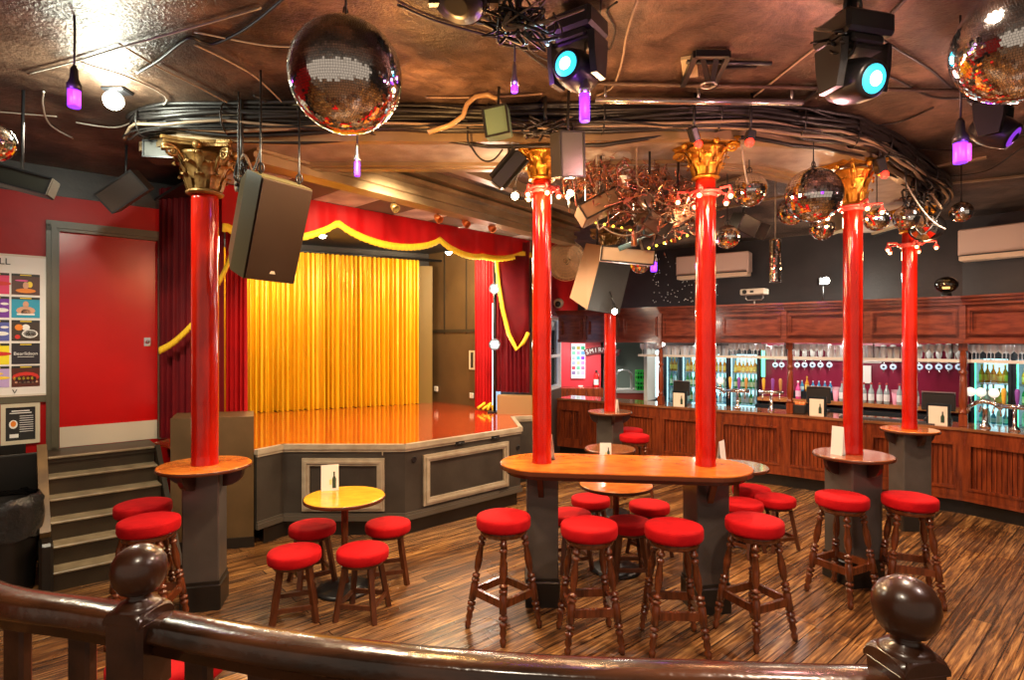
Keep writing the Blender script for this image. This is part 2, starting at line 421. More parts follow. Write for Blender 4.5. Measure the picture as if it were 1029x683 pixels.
U = Vector((.753, .658)); V = Vector((-.658, .753)); W0 = Vector((-4.2, 5.9))
def wl(t, off=0): return W0 + U * t + V * off
# door opening on left wall, t from -.41 to .486
m = M()
wall(m, wl(-5.2), wl(-.45), 0, 3.42); wall(m, wl(-.45), wl(.50), 3.08, 3.42); wall(m, wl(.50), wl(.72), 0, 3.42); wall(m, wl(-.45), wl(.5), 0, .93)
struct(m.build('wall_left', red_paint))
m = M(); wall(m, wl(-5.2, -.01), wl(.72, -.01), 3.42, 3.7, .14); struct(m.build('trim_1', dark_wall))
m = M(); wall(m, wl(.72), (-5.0, 8.0), 0, 3.7); struct(m.build('wall_stage_left', dark_wall))
m = M(); wall(m, (-5.2, 8.0), (-1.40, 10.02), 0, 3.7, ext=.1); struct(m.build('wall_stage_back', dark_wall))
m = M(); wall(m, (-1.46, 10.0), (.30, 8.45), 0, 3.7); struct(m.build('wall_stage_right', brown_wall))
m = M()
T, L = segT((-1.46, 10.0), (.30, 8.45)); m.T = T
for x in (.42, .95): m.box((x, -.006, 2.9), (.02, .012, 1.6))
m.box((L / 2, -.012, 2.15), (L, .024, .05)); m.T = Matrix.Identity(4)
struct(m.build('trim_2', mat('dark_joint', (.03, .02, .01), .5)))
# red wall section right of the stage, above an opening with daylight window
RW0, RW1 = Vector((.30, 8.60)), Vector((1.37, 11.9))
m = M(); wall(m, RW0, RW1, 2.42, 3.7); wall(m, RW0, RW0 + (RW1 - RW0) * .06, 0, 2.42); struct(m.build('wall_red_section', red_paint))
m = M(); wall(m, RW0, RW0 + (RW1 - RW0) * .56, 0, 1.13); struct(m.build('wall_low_partition', grey_paint))
# bar back wall
BW = [(1.2, 12.05), (4.86, 9.22), (6.3, 8.0), (7.2, 6.9), (8.3, 5.0)]
m = M()
for a, b in zip(BW, BW[1:]): wall(m, a, b, 2.2, 3.7, .12, .04)
for a, b in zip(BW, BW[1:]):
    if a is BW[0]: a = (2.62, 10.95)
    wall(m, a, b, 0, 2.2, .12, .04)
struct(m.build('wall_bar', dark_wall))
m = M(); wall(m, (8.3, 5.0), (8.6, -1.9), 0, 3.7); struct(m.build('wall_right', dark_wall))
a = wl(-5.2); m = M(); wall(m, (a.x - .1, -1.9), (a.x, a.y), 0, 3.7); struct(m.build('wall_far_left', red_paint))
# cloakroom wall seen left of the bar
pink_red = mat('pinkish_red_paint', (.70, .03, .05), .45)
green_grey = mat('green_grey_paint', (.14, .19, .16), .6)
m = M(); wall(m, (.95, 12.7), (2.02, 12.7), 0, 2.9); struct(m.build('wall_cloakroom_red', pink_red))
m = M(); wall(m, (2.0, 13.2), (3.4, 13.2), 0, 2.9); wall(m, (2.02, 12.7), (2.02, 13.3), 0, 2.9, .05); struct(m.build('wall_cloakroom_grey', green_grey))
# window between stage and bar
T, L = segT(RW0, RW1)
wr = thing('window_1', None, None); wr['kind'] = 'structure'
m = M(); m.T = T
frame(m, .23, 1.0, 1.14, 2.40, .06, .06, .06); frame(m, 1.0, 1.95, 1.14, 2.40, .06, .06, .06)
m.box((1.1, .03, 1.72), (1.6, .05, .05)); m.build('window_frame', mat('white_gloss_frame', (.8, .78, .8), .3), wr)
m = M(); m.T = T; m.box((1.09, .06, 1.77), (1.7, .006, 1.22)); m.build('window_pane', pane, wr)
m = M(); m.T = T; m.box((1.0, .55, 1.6), (2.4, .03, 1.9)); struct(m.build('window_2', em('daylight_beyond_glass', (.45, .70, 1.0), .7)))
# far ceiling panel seams
m = M()
for k in range(4):
    m.beam((-.2 + k * 1.4, 9.3 - k * .9, ZC - .01), (1.2 + k * 1.6, 4.9 + k * .2, ZC - .01), .05, .02)
struct(m.build('trim_3', moulding))

# ---- door in left wall
wdr = thing('door_1', None, None); wdr['kind'] = 'structure'
T, L = segT(wl(-.375), wl(.475))
m = M(); m.T = T; m.box((L / 2, .03, 2.02), (L + .06, .045, 2.16)); m.build('door_leaf', door_red, wdr)
m = M(); m.T = T; m.box((L / 2, .0, 1.035), (L - .02, .012, .2)); m.build('kick_plate', mat('cream_kick_plate', (.62, .55, .44), .3), wdr)
m = M(); m.T = T
for x in (-.045, L + .045): m.box((x, -.02, 2.03), (.10, .05, 2.20)); m.box((x * .98 + .01, -.05, 2.03), (.04, .02, 2.16))
m.box((L / 2, -.02, 3.12), (L + .19, .05, .10)); m.box((L / 2, -.05, 3.12), (L + .12, .02, .04))
m.build('door_frame', olive, wdr)
m = M(); m.T = T; m.cyl((L - .10, -.01, 1.98), (L - .10, .02, 1.98), .028); m.ball((L - .10, -.03, 1.98), .02)
m.box((L - .10, .003, 1.98), (.06, .006, .09)); m.build('door_handle', chrome, wdr)
# dado rail on the red wall
m = M(); wall(m, wl(-5.2, -.03), wl(-.46, -.03), 1.40, 1.46, .05); struct(m.build('trim_4', olive))
m = M(); wall(m, wl(-5.2, -.02), wl(-.62, -.02), 0, 1.02, .04); struct(m.build('trim_5', black_paint))
# framed poster
T, L = segT(wl(-1.3), wl(-.50))     # local x: 0..0.8 ; seen part right side
yw = -.02
Lp = 0.78
px0, px1 = -.25, .835
pt = thing('events_poster', 'large white poster with a grid of show pictures on the red wall beside the door', 'poster')
m = M(); m.T = T; m.box(((px0 + px1) / 2, -.018, 2.135), (px1 - px0, .02, 1.33)); m.build('sheet', white_paper, pt)
m = M(); m.T = T; frame(m, px0 - .012, px1 + .012, 1.465, 2.81, .018, .035); m.build('frame', white_plastic, pt)
cellc = [[(.9, .5, .02), (.75, .04, .15), (.20, .03, .40), (.10, .12, .45), (.95, .80, .02), (.55, .40, .75)],
         [(.10, .04, .03), (.02, .35, .55), (.05, .03, .02), (.025, .02, .03), (.10, .02, .01)]]
def cell(cx, cz, wd, hg, name, parts):
    c = M(); c.T = T; c.box((cx, -.030, cz), (wd, .004, hg)); o = c.build('poster_picture', mat('picture_' + name, parts[0], .5), pt)
    return o
x2, x1c = .68, .458
wd, hg = .207, .198
zs = [2.53, 2.31, 2.09, 1.87, 1.655]
def blob(mm, x, z, rx, rz, n=12, y=-.034):
    mm.poly([(x + rx * math.cos(2 * PI * k / n), y, z + rz * math.sin(2 * PI * k / n)) for k in range(n)])
pc = lambda n, c: mat('ink_' + n, c, .5)
ink_y, ink_w, ink_k, ink_o, ink_s, ink_p, ink_r, ink_m = pc('yellow', (.95, .7, .05)), pc('white', (.9, .9, .88)), pc('black', (.02, .02, .02)), pc('orange', (.85, .25, .02)), pc('skin', (.70, .38, .24)), pc('pink', (.85, .1, .35)), pc('red', (.7, .03, .02)), pc('violet', (.22, .05, .45))
for i, z in enumerate(zs):
    for j, cx in enumerate((x1c, x2)):
        c = M(); c.T = T; c.mi = 0; c.box((cx, -.030, z), (wd, .004, hg))
        cols = cellc[1][i] if j else cellc[0][i + 1]
        c.mi = 1; c.box((cx, -.033, z + hg / 2 - .012), (wd, .003, .022))
        c.mi = 2; c.box((cx, -.035, z + hg / 2 - .012), (wd * .4, .002, .009))
        def B(mi, x, zz, rx, rz): c.mi = mi; blob(c, cx + x, z + zz, rx, rz)
        if j:
            if i == 0: B(3, 0, -.06, .075, .022); B(4, 0, -.01, .022, .035); B(5, -.03, .035, .05, .008); B(2, .03, .0, .02, .03)
            if i == 1: B(4, 0, -.03, .07, .04); B(1, 0, -.045, .035, .03); B(4, 0, .03, .022, .03); c.mi = 6; c.box((cx, -.035, z - .065), (.13, .002, .015))
            if i == 2: B(6, .0, .03, .03, .03); B(3, -.05, .03, .03, .03); B(6, .03, -.03, .06, .04); B(1, .03, -.03, .05, .032); B(7, -.06, -.06, .02, .02)
            if i == 3: c.mi = 6; c.box((cx, -.035, z - .03), (.12, .002, .005))
            if i == 4:
                B(7, 0, -.01, .10, .05); B(1, 0, -.03, .085, .04)
                for q in range(6): B(2, -.08 + q * .032, -.02, .010, .016); B(4, -.07 + q * .03, -.055, .010, .010)
        else:
            if i in (0, 3): B(7, .03, 0, .09, .02)
            if i in (1, 2): B(6, .07, .03, .03, .012); B(6, .05, -.03, .05, .02)
            if i == 4: B(2, .05, -.01, .06, .014); B(2, .03, .03, .03, .01)
        c.build('poster_picture', [pc('cell%d%d' % (i, j), cols), ink_k, ink_y, ink_o, ink_s, ink_p, ink_w, ink_r], pt)
def text(name, body, size, matl, parent, loc, rot, ext=.002, align='CENTER', squash=1.0):
    cu = bpy.data.curves.new(name, 'FONT'); cu.body = body; cu.size = size; cu.extrude = ext; cu.align_x = align; cu.align_y = 'CENTER'
    tmp = bpy.data.objects.new('tmp', cu); COL.objects.link(tmp)
    dg = bpy.context.evaluated_depsgraph_get(); me = bpy.data.meshes.new_from_object(tmp.evaluated_get(dg))
    bpy.data.objects.remove(tmp)
    me.materials.clear(); me.materials.append(matl)
    o = bpy.data.objects.new(name, me); COL.objects.link(o); o.parent = parent; o.location = loc; o.rotation_euler = rot
    o.scale = (squash, 1, 1)
    return o
angW = math.atan2(U.y, U.x)
def tl(x, y, z): return tuple(T @ Vector((x, y, z)))
text('poster_lettering', 'ALL', .085, ink_k, pt, tl(.50, -.034, 2.735), (R(90), 0, angW))
text('poster_lettering', 'Bearlidson', .042, ink_w, pt, tl(x2, -.036, zs[3] + .0), (R(90), 0, angW))
text('poster_lettering', 'V', .06, ink_k, pt, tl(.60, -.032, 1.51), (R(90), 0, angW))
# small framed notice below
sn = thing('framed_notice', 'small cream-framed black notice on the red wall below the large poster', 'picture frame')
m = M(); m.T = T; frame(m, .50, .785, 1.01, 1.395, .035, .03); m.build('frame', mat('cream_frame', (.66, .60, .45), .4), sn)
m = M(); m.T = T; m.mi = 0; m.box((.6425, -.008, 1.2025), (.22, .01, .32)); m.mi = 1
m.box((.6425, -.015, 1.325), (.13, .003, .010)); m.box((.6425, -.015, 1.305), (.16, .003, .008))
for k in range(8): m.box((.685, -.015, 1.275 - k * .021), (.10, .003, .005))
blob(m, .590, 1.20, .032, .042, y=-.016); m.box((.595, -.015, 1.09), (.065, .003, .035))
m.mi = 2; blob(m, .590, 1.205, .020, .028, y=-.018)
m.build('notice_sheet', [ink_k, ink_w, ink_o], sn)

# ================================================================= STAIRS
st = thing('stage_steps', 'dark brown wooden steps with pale nosings leading up to the red door', 'steps')
E0, E1 = Vector((-4.23, 5.21)), Vector((-3.60, 5.76))
D = -V  # down direction
T, L = segT(E0, E1); ZL = .935; rise = ZL / 6; run = .178
m = M(); m.T = T
m.box((L / 2, .235, ZL - .03), (L + .06, .50, .05))
m.build('landing', riser_mat, st)
for k in range(6):
    z = ZL - k * rise; y = -k * run
    m = M(); m.T = T; m.box((L / 2, y + .02, z - rise / 2 - .01), (L, .04, rise - .02)); m.build('riser', riser_mat, st)
    if k < 6:
        m = M(); m.T = T; m.box((L / 2, y - .008 + (.0 if k == 0 else run / 2), z - .010), (L, (.05 if k == 0 else run + .030), .020), bev=.006); m.build('tread', tread_mat, st)
m = M(); m.T = T
for x in (-.04,):
    a = [(x, .35), (x, -.98)]
    m.beam((x, .05, ZL + .03), (x, -run * 3.9, ZL - rise * 3.9 + .03), .07, .24)
m.build('string_board', mat('worn_brown_string', (.22, .13, .05), .4, col2=(.12, .07, .03), vs=6), st)
m = M(); m.T = T; m.box((-.04, -run * 4.6, .20), (.09, .24, .40), bev=.02); m.build('newel_block', black_paint, st)
m = M(); m.T = T; m.beam((L + .03, .05, ZL - .05), (L + .03, -run * 5.6, -.02), .04, .16); m.build('string_board', riser_mat, st)

# ================================================================= STAGE
ZS = .935
SP = [(-2.47, 5.54), (-2.33, 5.82), (-1.09, 5.82), (.10, 6.95), (.0, 7.95), (.30, 8.02), (.30, 8.43), (-1.46, 10.0), (-5.0, 8.0), (-3.70, 6.40), (-3.72, 5.95), (-3.2, 5.54)]
sg = thing('stage', 'low grey-panelled stage with a glossy orange boarded deck', 'stage', (0, 0, 0))
m = M(); m.prism(SP, ZS - .02, ZS); m.build('deck', stage_floor, sg)
m = M(); m.prism([SP[0], SP[1], SP[2], SP[3], SP[4], SP[5], SP[6], SP[9]], .16, ZS - .02); m.build('apron', stage_grey, sg)
def inset(poly, d): return [(x + (.0), y + d) for x, y in poly]
m = M(); m.prism([(-2.44, 5.62), (-2.30, 5.87), (-1.11, 5.87), (.06, 6.97), (-.04, 7.9), (.2, 8.1), (-3.2, 6.6)], 0, .16); m.build('plinth', black_paint, sg)
m = M()
for a, b in zip(SP[:5], SP[1:6]):
    T, L = segT(a, b); m.T = T; m.box((L / 2, -.005, ZS - .018), (L + .03, .05, .05)); m.box((L / 2, -.002, ZS - .055), (L + .01, .03, .03))
m.T = Matrix.Identity(4); m.build('edge_trim', stage_trim, sg)
m = M()
for a, b in zip(SP[:3], SP[1:4]):
    T, L = segT(a, b); m.T = T; m.box((L / 2, -.012, .19), (L + .02, .03, .05)); m.box((L / 2, -.006, .225), (L + .01, .02, .03))
m.T = Matrix.Identity(4); m.build('base_moulding', mat('worn_base_moulding', (.085, .075, .06), .4), sg)
T, L = segT(SP[1], SP[2])
m = M(); m.T = T; frame(m, .20, 1.035, .265, .80, .075, .025, 0, .015); m.build('panel_moulding', stage_trim, sg)
m = M(); m.T = T; m.mi = 0; m.box((1.015, -.01, .865), (.012, .01, .07)); m.build('hinge_strip', stage_trim, sg)
T, L = segT(SP[2], SP[3])
m = M(); m.T = T; frame(m, .22, 1.43, .27, .80, .075, .025, 0, .015); m.build('panel_moulding', stage_trim, sg)
for x in (.70, 1.22):
    m = M(); m.T = T; m.box((x, -.012, .865), (.13, .02, .045), bev=.006); m.cyl((x - .04, -.03, .865), (x + .04, -.03, .865), .012); m.build('latch', black_metal, sg)
for x, z in ((.11, .77), (.83, .215), (1.60, .70)):
    m = M(); m.T = T; m.lathe([(.028, 0), (.034, .006), (.026, .012), (.015, .004)], n=14, a=(x, 0, z), b=(x, -1, z)); m.build('socket_plate', black_metal, sg)
m = M(); m.T = T; m.box((1.36, -.008, .215), (.16, .016, .06)); m.build('vent_plate', black_metal, sg)
# brown box left of the stage
bxm = mat('brown_box_paint', (.13, .080, .034), .4, col2=(.085, .055, .022), vs=3)
sbx = thing('side_box', 'tall plain brown box between the left column and the stage', 'box')
m = M(); m.prism([(-3.20, 5.36), (-2.50, 5.54), (-2.70, 5.98), (-3.40, 5.80)], .10, 1.26); m.build('casing', bxm, sbx)
m = M(); m.prism([(-3.205, 5.35), (-2.49, 5.53), (-2.70, 5.99), (-3.41, 5.81)], 0, .10); m.build('plinth', black_paint, sbx)
# tan box on stage right
o = M(); o.prism([(-.215, 8.22), (.285, 8.14), (.285, 8.34), (-.20, 8.46)], ZS, 1.20)
tag(o.build('stage_box', mat('tan_box_paint', (.34, .20, .085), .45)), 'low tan box on the stage under the right red drape', 'box')

# ---- curtains
def curtain(name, pts, zt, zb, folds, amp, matl, parent=None, seed=1, nz=14, hem=0.0, gather=.0, th=0, sub=10):
    """pts: polyline (x,y); zt/zb numbers or functions of u"""
    segs = [(Vector(a), Vector(b)) for a, b in zip(pts, pts[1:])]
    Ls = [(b - a).length for a, b in segs]; tot = sum(Ls)
    nu = folds * sub
    m = M(); m.smooth = True
    rnd = random.Random(seed)
    ph = [rnd.uniform(-.9, .9) for _ in range(folds + 3)]; am = [rnd.uniform(.55, 1.25) for _ in range(folds + 3)]
    grid = []
    for j in range(nz + 1):
        v = j / nz; row = []
        for i in range(nu + 1):
            u = i / nu; s = u * tot; k = 0
            while k < len(Ls) - 1 and s > Ls[k]: s -= Ls[k]; k += 1
            a, b = segs[k]; d = (b - a).normalized(); n = Vector((-d.y, d.x))
            f = u * folds; fi = int(f); fr = f - fi
            A = am[fi] * (1 - fr) + am[fi + 1] * fr; PH = ph[fi] * (1 - fr) + ph[fi + 1] * fr
            wv = math.sin(2 * PI * f + PH + .5 * v * math.sin(fi * 1.7))
            wv = math.copysign(abs(wv) ** .8, wv)
            dd = amp * A * wv * (.55 + .6 * v) + .25 * amp * math.sin(4.1 * PI * f + fi)
            p = a + d * s + n * dd
            z1 = zt(u) if callable(zt) else zt; z0 = zb(u) if callable(zb) else zb
            z = z1 + (z0 - z1) * v
            if j == nz: z += hem * math.sin(2 * PI * f * .37)
            row.append(m.vert((p.x, p.y, z)))
        grid.append(row)
    for j in range(nz):
        for i in range(nu):
            m.face([grid[j][i], grid[j][i + 1], grid[j + 1][i + 1], grid[j + 1][i]])
    o = m.build(name, matl, parent, recalc=False)
    return o
o = curtain('stage_curtain', [(-4.25, 8.11), (-1.56, 9.58)], 3.33, ZS + .004, 42, .078, satin, seed=3, hem=.004, sub=10)
tag(o, 'shining gold satin curtain in folds across the back of the stage', 'curtain')
m = M(); m.cyl((-4.1, 8.21, 3.35), (-1.2, 9.79, 3.35), .02)
tag(m.build('curtain_rail', black_metal), 'black rail above the gold stage curtain', 'rail')
m = M(); m.prism([(-1.60, 9.66), (-1.35, 9.70), (-1.37, 9.80), (-1.62, 9.76)], ZS, 3.25)
tag(m.build('curtain_side_panel', mat('mustard_panel', (.19, .115, .015), .5)), 'mustard panel at the right end of the gold curtain', 'panel')
# left drapes with swag
ld = thing('stage_drape', 'dark red velvet drape with gold fringed swag behind the left column', 'drape')
curtain('drape_cloth', [(-3.78, 6.12), (-3.30, 5.98), (-3.02, 6.0)], 3.62, ZS + .02, 9, .035, velvet_dark, ld, 5, th=0)
curtain('drape_cloth', [(-3.02, 6.02), (-2.77, 5.97)], 3.55, ZS + .02, 5, .03, velvet, ld, 6)
def ribbon(name, pts, widths, matl, parent, off=(0, -.03, 0), n=24, th=.012):
    """fringe strip hanging below a 3-D line"""
    m = M(); m.smooth = True
    P3 = []
    pts = [Vector(p) for p in pts]
    for i in range(n + 1):
        t = i / n * (len(pts) - 1); k = min(int(t), len(pts) - 2); f = t - k
        P3.append(pts[k].lerp(pts[k + 1], f))
    for p in P3: p += Vector(off)
    a = [m.vert(p) for p in P3]; b = [m.vert(p + Vector((0, -.006, -widths * (.93 + .07 * math.sin(i * 2.4))))) for i, p in enumerate(P3)]
    for i in range(n): m.face([a[i], a[i + 1], b[i + 1], b[i]])
    return m.build(name, matl, parent, solid=th, recalc=False)
def cat(p0, p1, sag, n=16):
    p0, p1 = Vector(p0), Vector(p1)
    return [p0.lerp(p1, i / n) - Vector((0, 0, sag * 4 * (i / n) * (1 - i / n))) for i in range(n + 1)]
ribbon('swag_fringe', cat(P(161, 349, 5.93), P(193, 324, 5.86), .03), .075, fringe, ld, th=.02, off=(0, 0, 0))
ribbon('swag_fringe', [P(236, 232, 5.75), P(233, 246, 5.75), P(227, 264, 5.78), P(220, 278, 5.8)], .09, fringe, ld, th=.02, off=(0, 0, 0))
# valance
VL0, VL1 = Vector((-2.72, 5.36)), Vector((.26, 8.46))
va = thing('stage_valance', 'scalloped red velvet valance edged with yellow fringe above the stage opening', 'valance')
VLN = (VL1 - VL0).length
scall = [0, .27, .50, .735, .93, 1.0]
scall = [-.02, .15, .335, .60, .905, 1.0]
def vp(px):  # param on line where the pixel column falls
    k = (px - CX) / FPX; d = VL1 - VL0
    return (k * VL0.y - VL0.x) / (d.x - k * d.y)
tips = [vp(237), vp(338), vp(440.5), vp(519.5), vp(521)]
def vz(t):
    p = VL0 + (VL1 - VL0) * t
    pk = [(vp(230), 228, 0), (vp(338), 222, 1), (vp(440.5), 239.5, 1), (vp(483), 256, .5), (vp(522), 254, 1)]
    for (a, ya, _), (b, yb, _) in zip(pk, pk[1:]):
        if t <= b + 1e-6 or b is pk[-1][0]:
            f = min(1, max(0, (t - a) / (b - a)))
            za = H - (ya - CY) / FPX * (VL0 + (VL1 - VL0) * a).y; zb = H - (yb - CY) / FPX * (VL0 + (VL1 - VL0) * b).y
            sag = {0: .14, 1: .17, 2: .075, 3: .05}[[x[0] for x in pk].index(a)]
            return za + (zb - za) * f - sag * (4 * f * (1 - f))**.8
    return 3.0
o = curtain('valance_cloth', [VL0, VL1], 3.47, vz, 12, .014, velvet, va, 8, nz=6, sub=20)
NN = 90
pts = [Vector((*(VL0 + (VL1 - VL0) * (i / NN)), vz(i / NN) + .02)) for i in range(NN + 1)]
ribbon('valance_fringe', pts, .085, fringe, va, off=(.02, -.025, 0), n=180, th=.015)
# right drapes
rd = thing('stage_drape', 'bright red velvet drape at the right edge of the stage', 'drape')
curtain('drape_cloth', [(-.57, 8.86), (-.27, 8.60)], 3.45, ZS + .02, 6, .03, velvet, rd, 11)
m = M()
for k in range(4): m.tube([P(484 + k * 2, 409, 8.60), P(487 + k * 3, 405 + (k % 2) * 3, 8.55), P(480 + k * 5, 410 + k, 8.5)], .02, 6)
m.build('gold_tassel', fringe, rd)
r2 = thing('stage_drape', 'maroon velvet drape with yellow fringed tail hanging over the tan box', 'drape')
curtain('drape_cloth', [(-.25, 8.52), (.0, 8.40), (.25, 8.30)], 3.42, ZS + .30, 8, .03, velvet_dark, r2, 12)
m = M(); m.smooth = True
tail = [(499, 262), (501, 285), (505, 310), (511, 335), (519, 351), (526, 344), (531, 334)]
top = [(499, 255), (503, 256), (508, 257), (514, 257), (520, 257), (526, 257), (531, 257)]
g = []
for (x, y), (x2_, y2_) in zip(tail, top):
    g.append([m.vert(P(x + (x2_ - x) * v, y + (y2_ - y) * v, 8.16 + .02 * math.sin(x * 1.1 + v * 2))) for v in (0, .25, .5, .75, 1)])
for i in range(6):
    for k in range(4): m.face([g[i][k], g[i + 1][k], g[i + 1][k + 1], g[i][k + 1]])
m.build('drape_tail', velvet_dark, r2, solid=.02, recalc=False)
m = M(); m.tube([P(x, y, 8.11) for x, y in [(499, 258)] + tail], [.03] * 8, 6); m.build('tail_fringe', fringe, r2)
# black pole with two lamps
pl = thing('stage_side_light', 'black upright pole with two bright lamps between the right drapes', 'stage light')
a = P(497, 409, 8.42)
m = M(); m.cyl((a.x, a.y, ZS), (a.x, a.y, 3.4), .022); m.box((a.x, a.y, ZS + .01), (.2, .2, .02)); m.build('pole', black_metal, pl)
for py in (290, 346):
    b = P(497, py, 8.22)
    m = M(); m.lathe([(.06, .16), (.08, .02), (.085, 0), (.07, .01)], n=14, a=b, b=b + Vector((0, 1, 0)), caps=False); m.build('lamp_can', black_metal, pl)
    m = M(); m.ball(b + Vector((0, -.0, 0)), .05); m.build('lamp_bulb', bulb_hot, pl)
    lamp('stage_side_lamp', 'POINT', b + Vector((-.05, -.35, 0)), 10, (1, .9, .72), .05)
for px, py, lab in ((324, 236, 'left'), (451, 253, 'right')):
    Y = 7.2 if px < 400 else 8.3
    b = P(px, py, Y)
    t = thing('stage_spotlight', 'small white hot spotlight under the stage valance, %s one' % lab, 'spotlight')
    m = M(); m.ball(b, .045); m.build('spot_bulb', bulb_hot, t)
    m = M(); m.lathe([(.045, .12), (.06, .04), (.065, -.01)], n=14, c=b + Vector((0, 0, .0)), caps=False); m.cyl(b + Vector((0, 0, .1)), (b.x, b.y, ZC), .01); m.build('spot_housing', black_metal, t)
    lamp('stage_spot_lamp', 'POINT', b + Vector((0, 0, -.09)), 25, (1, .84, .55), .04)
# wall sockets / picture on brown stage wall
T, L = segT((-1.46, 10.0), (.30, 8.45))
t = thing('wall_picture', 'small pale framed panel on the brown stage side wall', 'picture frame')
m = M(); m.T = T; frame(m, 1.03, 1.16, 1.52, 1.83, .03, .02); m.build('frame', mat('pale_frame', (.6, .5, .34), .4), t)
m = M(); m.T = T; m.box((1.095, -.004, 1.675), (.08, .008, .26)); m.build('panel', black_plastic, t)
for x, z, s in ((.22, 1.16, 'left'), (1.09, 1.10, 'right')):
    m = M(); m.T = T; m.box((x, -.015, z), (.09, .03, .09), bev=.01)
    tag(m.build('wall_socket', white_plastic), 'white socket low on the brown stage side wall, %s one' % s, 'socket')

# ================================================================= CEILING BEAMS
def strip(m, line, off0, off1, z0, z1):
    """extruded strip along polyline, between horizontal offsets (+ = left of travel = away)"""
    n = len(line); pts = [Vector(p) for p in line]; A = []; B = []
    for i, p in enumerate(pts):
        d = (pts[min(i + 1, n - 1)] - pts[max(i - 1, 0)]).normalized(); nn = Vector((-d.y, d.x))
        A.append(p + nn * off0); B.append(p + nn * off1)
    for i in range(n - 1):
        m.prism([A[i], A[i + 1], B[i + 1], B[i]], z0, z1)
BH = [(-2.85, 4.42), (-2.45, 4.22), (-1.0, 4.2), (.23, 4.22), (1.45, 4.14), (2.35, 4.36), (3.0, 4.75), (3.75, 5.4), (4.5, 6.1), (4.95, 7.0), (5.0, 7.9)]
bh = thing('ceiling_bulkhead', 'curved plaster beam running over the gold column capitals', 'beam')
m = M(); strip(m, BH, 0, .62, 3.48, 3.70); m.build('beam_body', plaster, bh)
m = M(); strip(m, BH, .62, .70, 3.44, 3.70); strip(m, BH, .56, .62, 3.45, 3.49); m.build('rear_moulding', moulding, bh)
m = M(); strip(m, BH, -.03, .04, 3.45, 3.52); m.build('front_moulding', moulding, bh)
PB = [(-3.15, 2.9), (-2.0, 4.43), (-1.12, 5.60), (.25, 7.4), (.9, 8.3)]
pb = thing('proscenium_beam', 'long cream and bronze moulded beam in front of the stage opening', 'beam')
m = M(); strip(m, PB[1:], 0, .16, 3.38, 3.70); m.build('beam_body', moulding, pb)
m = M(); strip(m, PB[1:], -.05, .0, 3.46, 3.50); strip(m, PB[1:], -.10, .0, 3.56, 3.60); strip(m, PB[1:], -.16, 0, 3.63, 3.70); strip(m, PB[1:], -.025, .0, 3.38, 3.42); m.build('moulding', moulding, pb)
m = M(); strip(m, PB[1:], -.62, -.50, 3.60, 3.70); strip(m, PB[1:], -.50, -.44, 3.65, 3.70); m.build('outer_moulding', moulding, pb)
# tiled soffit between beam and valance
so = thing('tiled_soffit', 'white acoustic tiled soffit strip above the red valance', 'ceiling panel')
d = (VL1 - VL0).normalized(); n2 = Vector((-d.y, d.x))
for i in range(9):
    a = VL0 + d * (i * .5 - .1); b = a + d * .49
    m = M(); pts_ = []
    q0, q1 = a - n2 * .02, b - n2 * .02
    m.prism([q0 - n2 * .62, q1 - n2 * .62, q1, q0], 3.47, 3.50)
    m.build('ceiling_tile', tile_mat if i % 2 == 0 else mat('brown_tile', (.20, .15, .10), .8, bump=.6, bs=110), so)
m = M(); q0, q1 = VL0 - d * .2 + n2 * .12, VL1 + d * .1 + n2 * .12
m.prism([q0, q1, q1 + n2 * 3.2, q0 + n2 * 3.2], 3.50, 3.53)
struct(m.build('trim_6', dark_wall))
# little spotlights under the beam
for k, (px, py) in enumerate(((396, 208), (440, 219), (468, 224), (494, 229))):
    Y = 5.75 + (px - 396) * .012
    a = P(px, py, Y)
    t = thing('track_spotlight', 'small orange-lit spotlight under the stage beam, %s' % ('leftmost of the four', 'second from left', 'third from left', 'rightmost of the four')[k], 'spotlight', group='spotlights under the stage beam')
    m = M(); m.cyl((a.x, a.y, 3.47), (a.x, a.y, a.z + .02), .008); m.build('stem', black_metal, t)
    m = M(); m.lathe([(.022, 0), (.038, .03), (.045, .09), (.038, .085)], n=12, a=a + Vector((-.03, .03, .03)), b=a + Vector((.3, -.2, -.3)), caps=False); m.build('spot_head', mat('copper_can', (.75, .22, .06), .3, .5) if k else gold_dim, t)
# ================================================================= COLUMNS
def capital_mesh(m, r, h):
    m.T = Matrix.Identity(4)
    k = h / .36; q = r / .074
    m.lathe([(.080 * q, 0), (.100 * q, .008 * k), (.104 * q, .02 * k), (.092 * q, .032 * k), (.084 * q, .04 * k), (.088 * q, .12 * k), (.105 * q, .22 * k), (.135 * q, .27 * k), (.145 * q, .29 * k)], n=24)
    for tier, (n, z0, z1, rr, out, wd) in enumerate(((8, .035, .135, .088, .045, .060), (8, .10, .215, .094, .060, .066), (8, .19, .275, .11, .05, .05))):
        for i in range(n):
            a = 2 * PI * (i + .5 * (tier % 2)) / n
            ca, sa = math.cos(a), math.sin(a); rows = []
            prof = [(0, 0, .8), (.010, .35, 1.0), (.016, .65, 1.05), (out * .55, .92, .95), (out, 1.0, .7), (out * 1.12, .90, .4), (out * .95, .80, .12)]
            for (o_, zz, wf) in prof:
                R_ = (rr + o_) * q; Z = (z0 + (z1 - z0) * zz) * k; row = []
                for s_ in (-1, -.55, 0, .55, 1):
                    w_ = wd * wf * s_ / 2 * q; rib = .010 * (1 - abs(s_)) * q - (.006 if abs(s_) == .55 else 0)
                    row.append(m.vert(((R_ + rib) * ca - w_ * sa, (R_ + rib) * sa + w_ * ca, Z)))
                rows.append(row)
            for p_, q_ in zip(rows, rows[1:]):
                for j in range(4): m.face([p_[j], p_[j + 1], q_[j + 1], q_[j]], True)
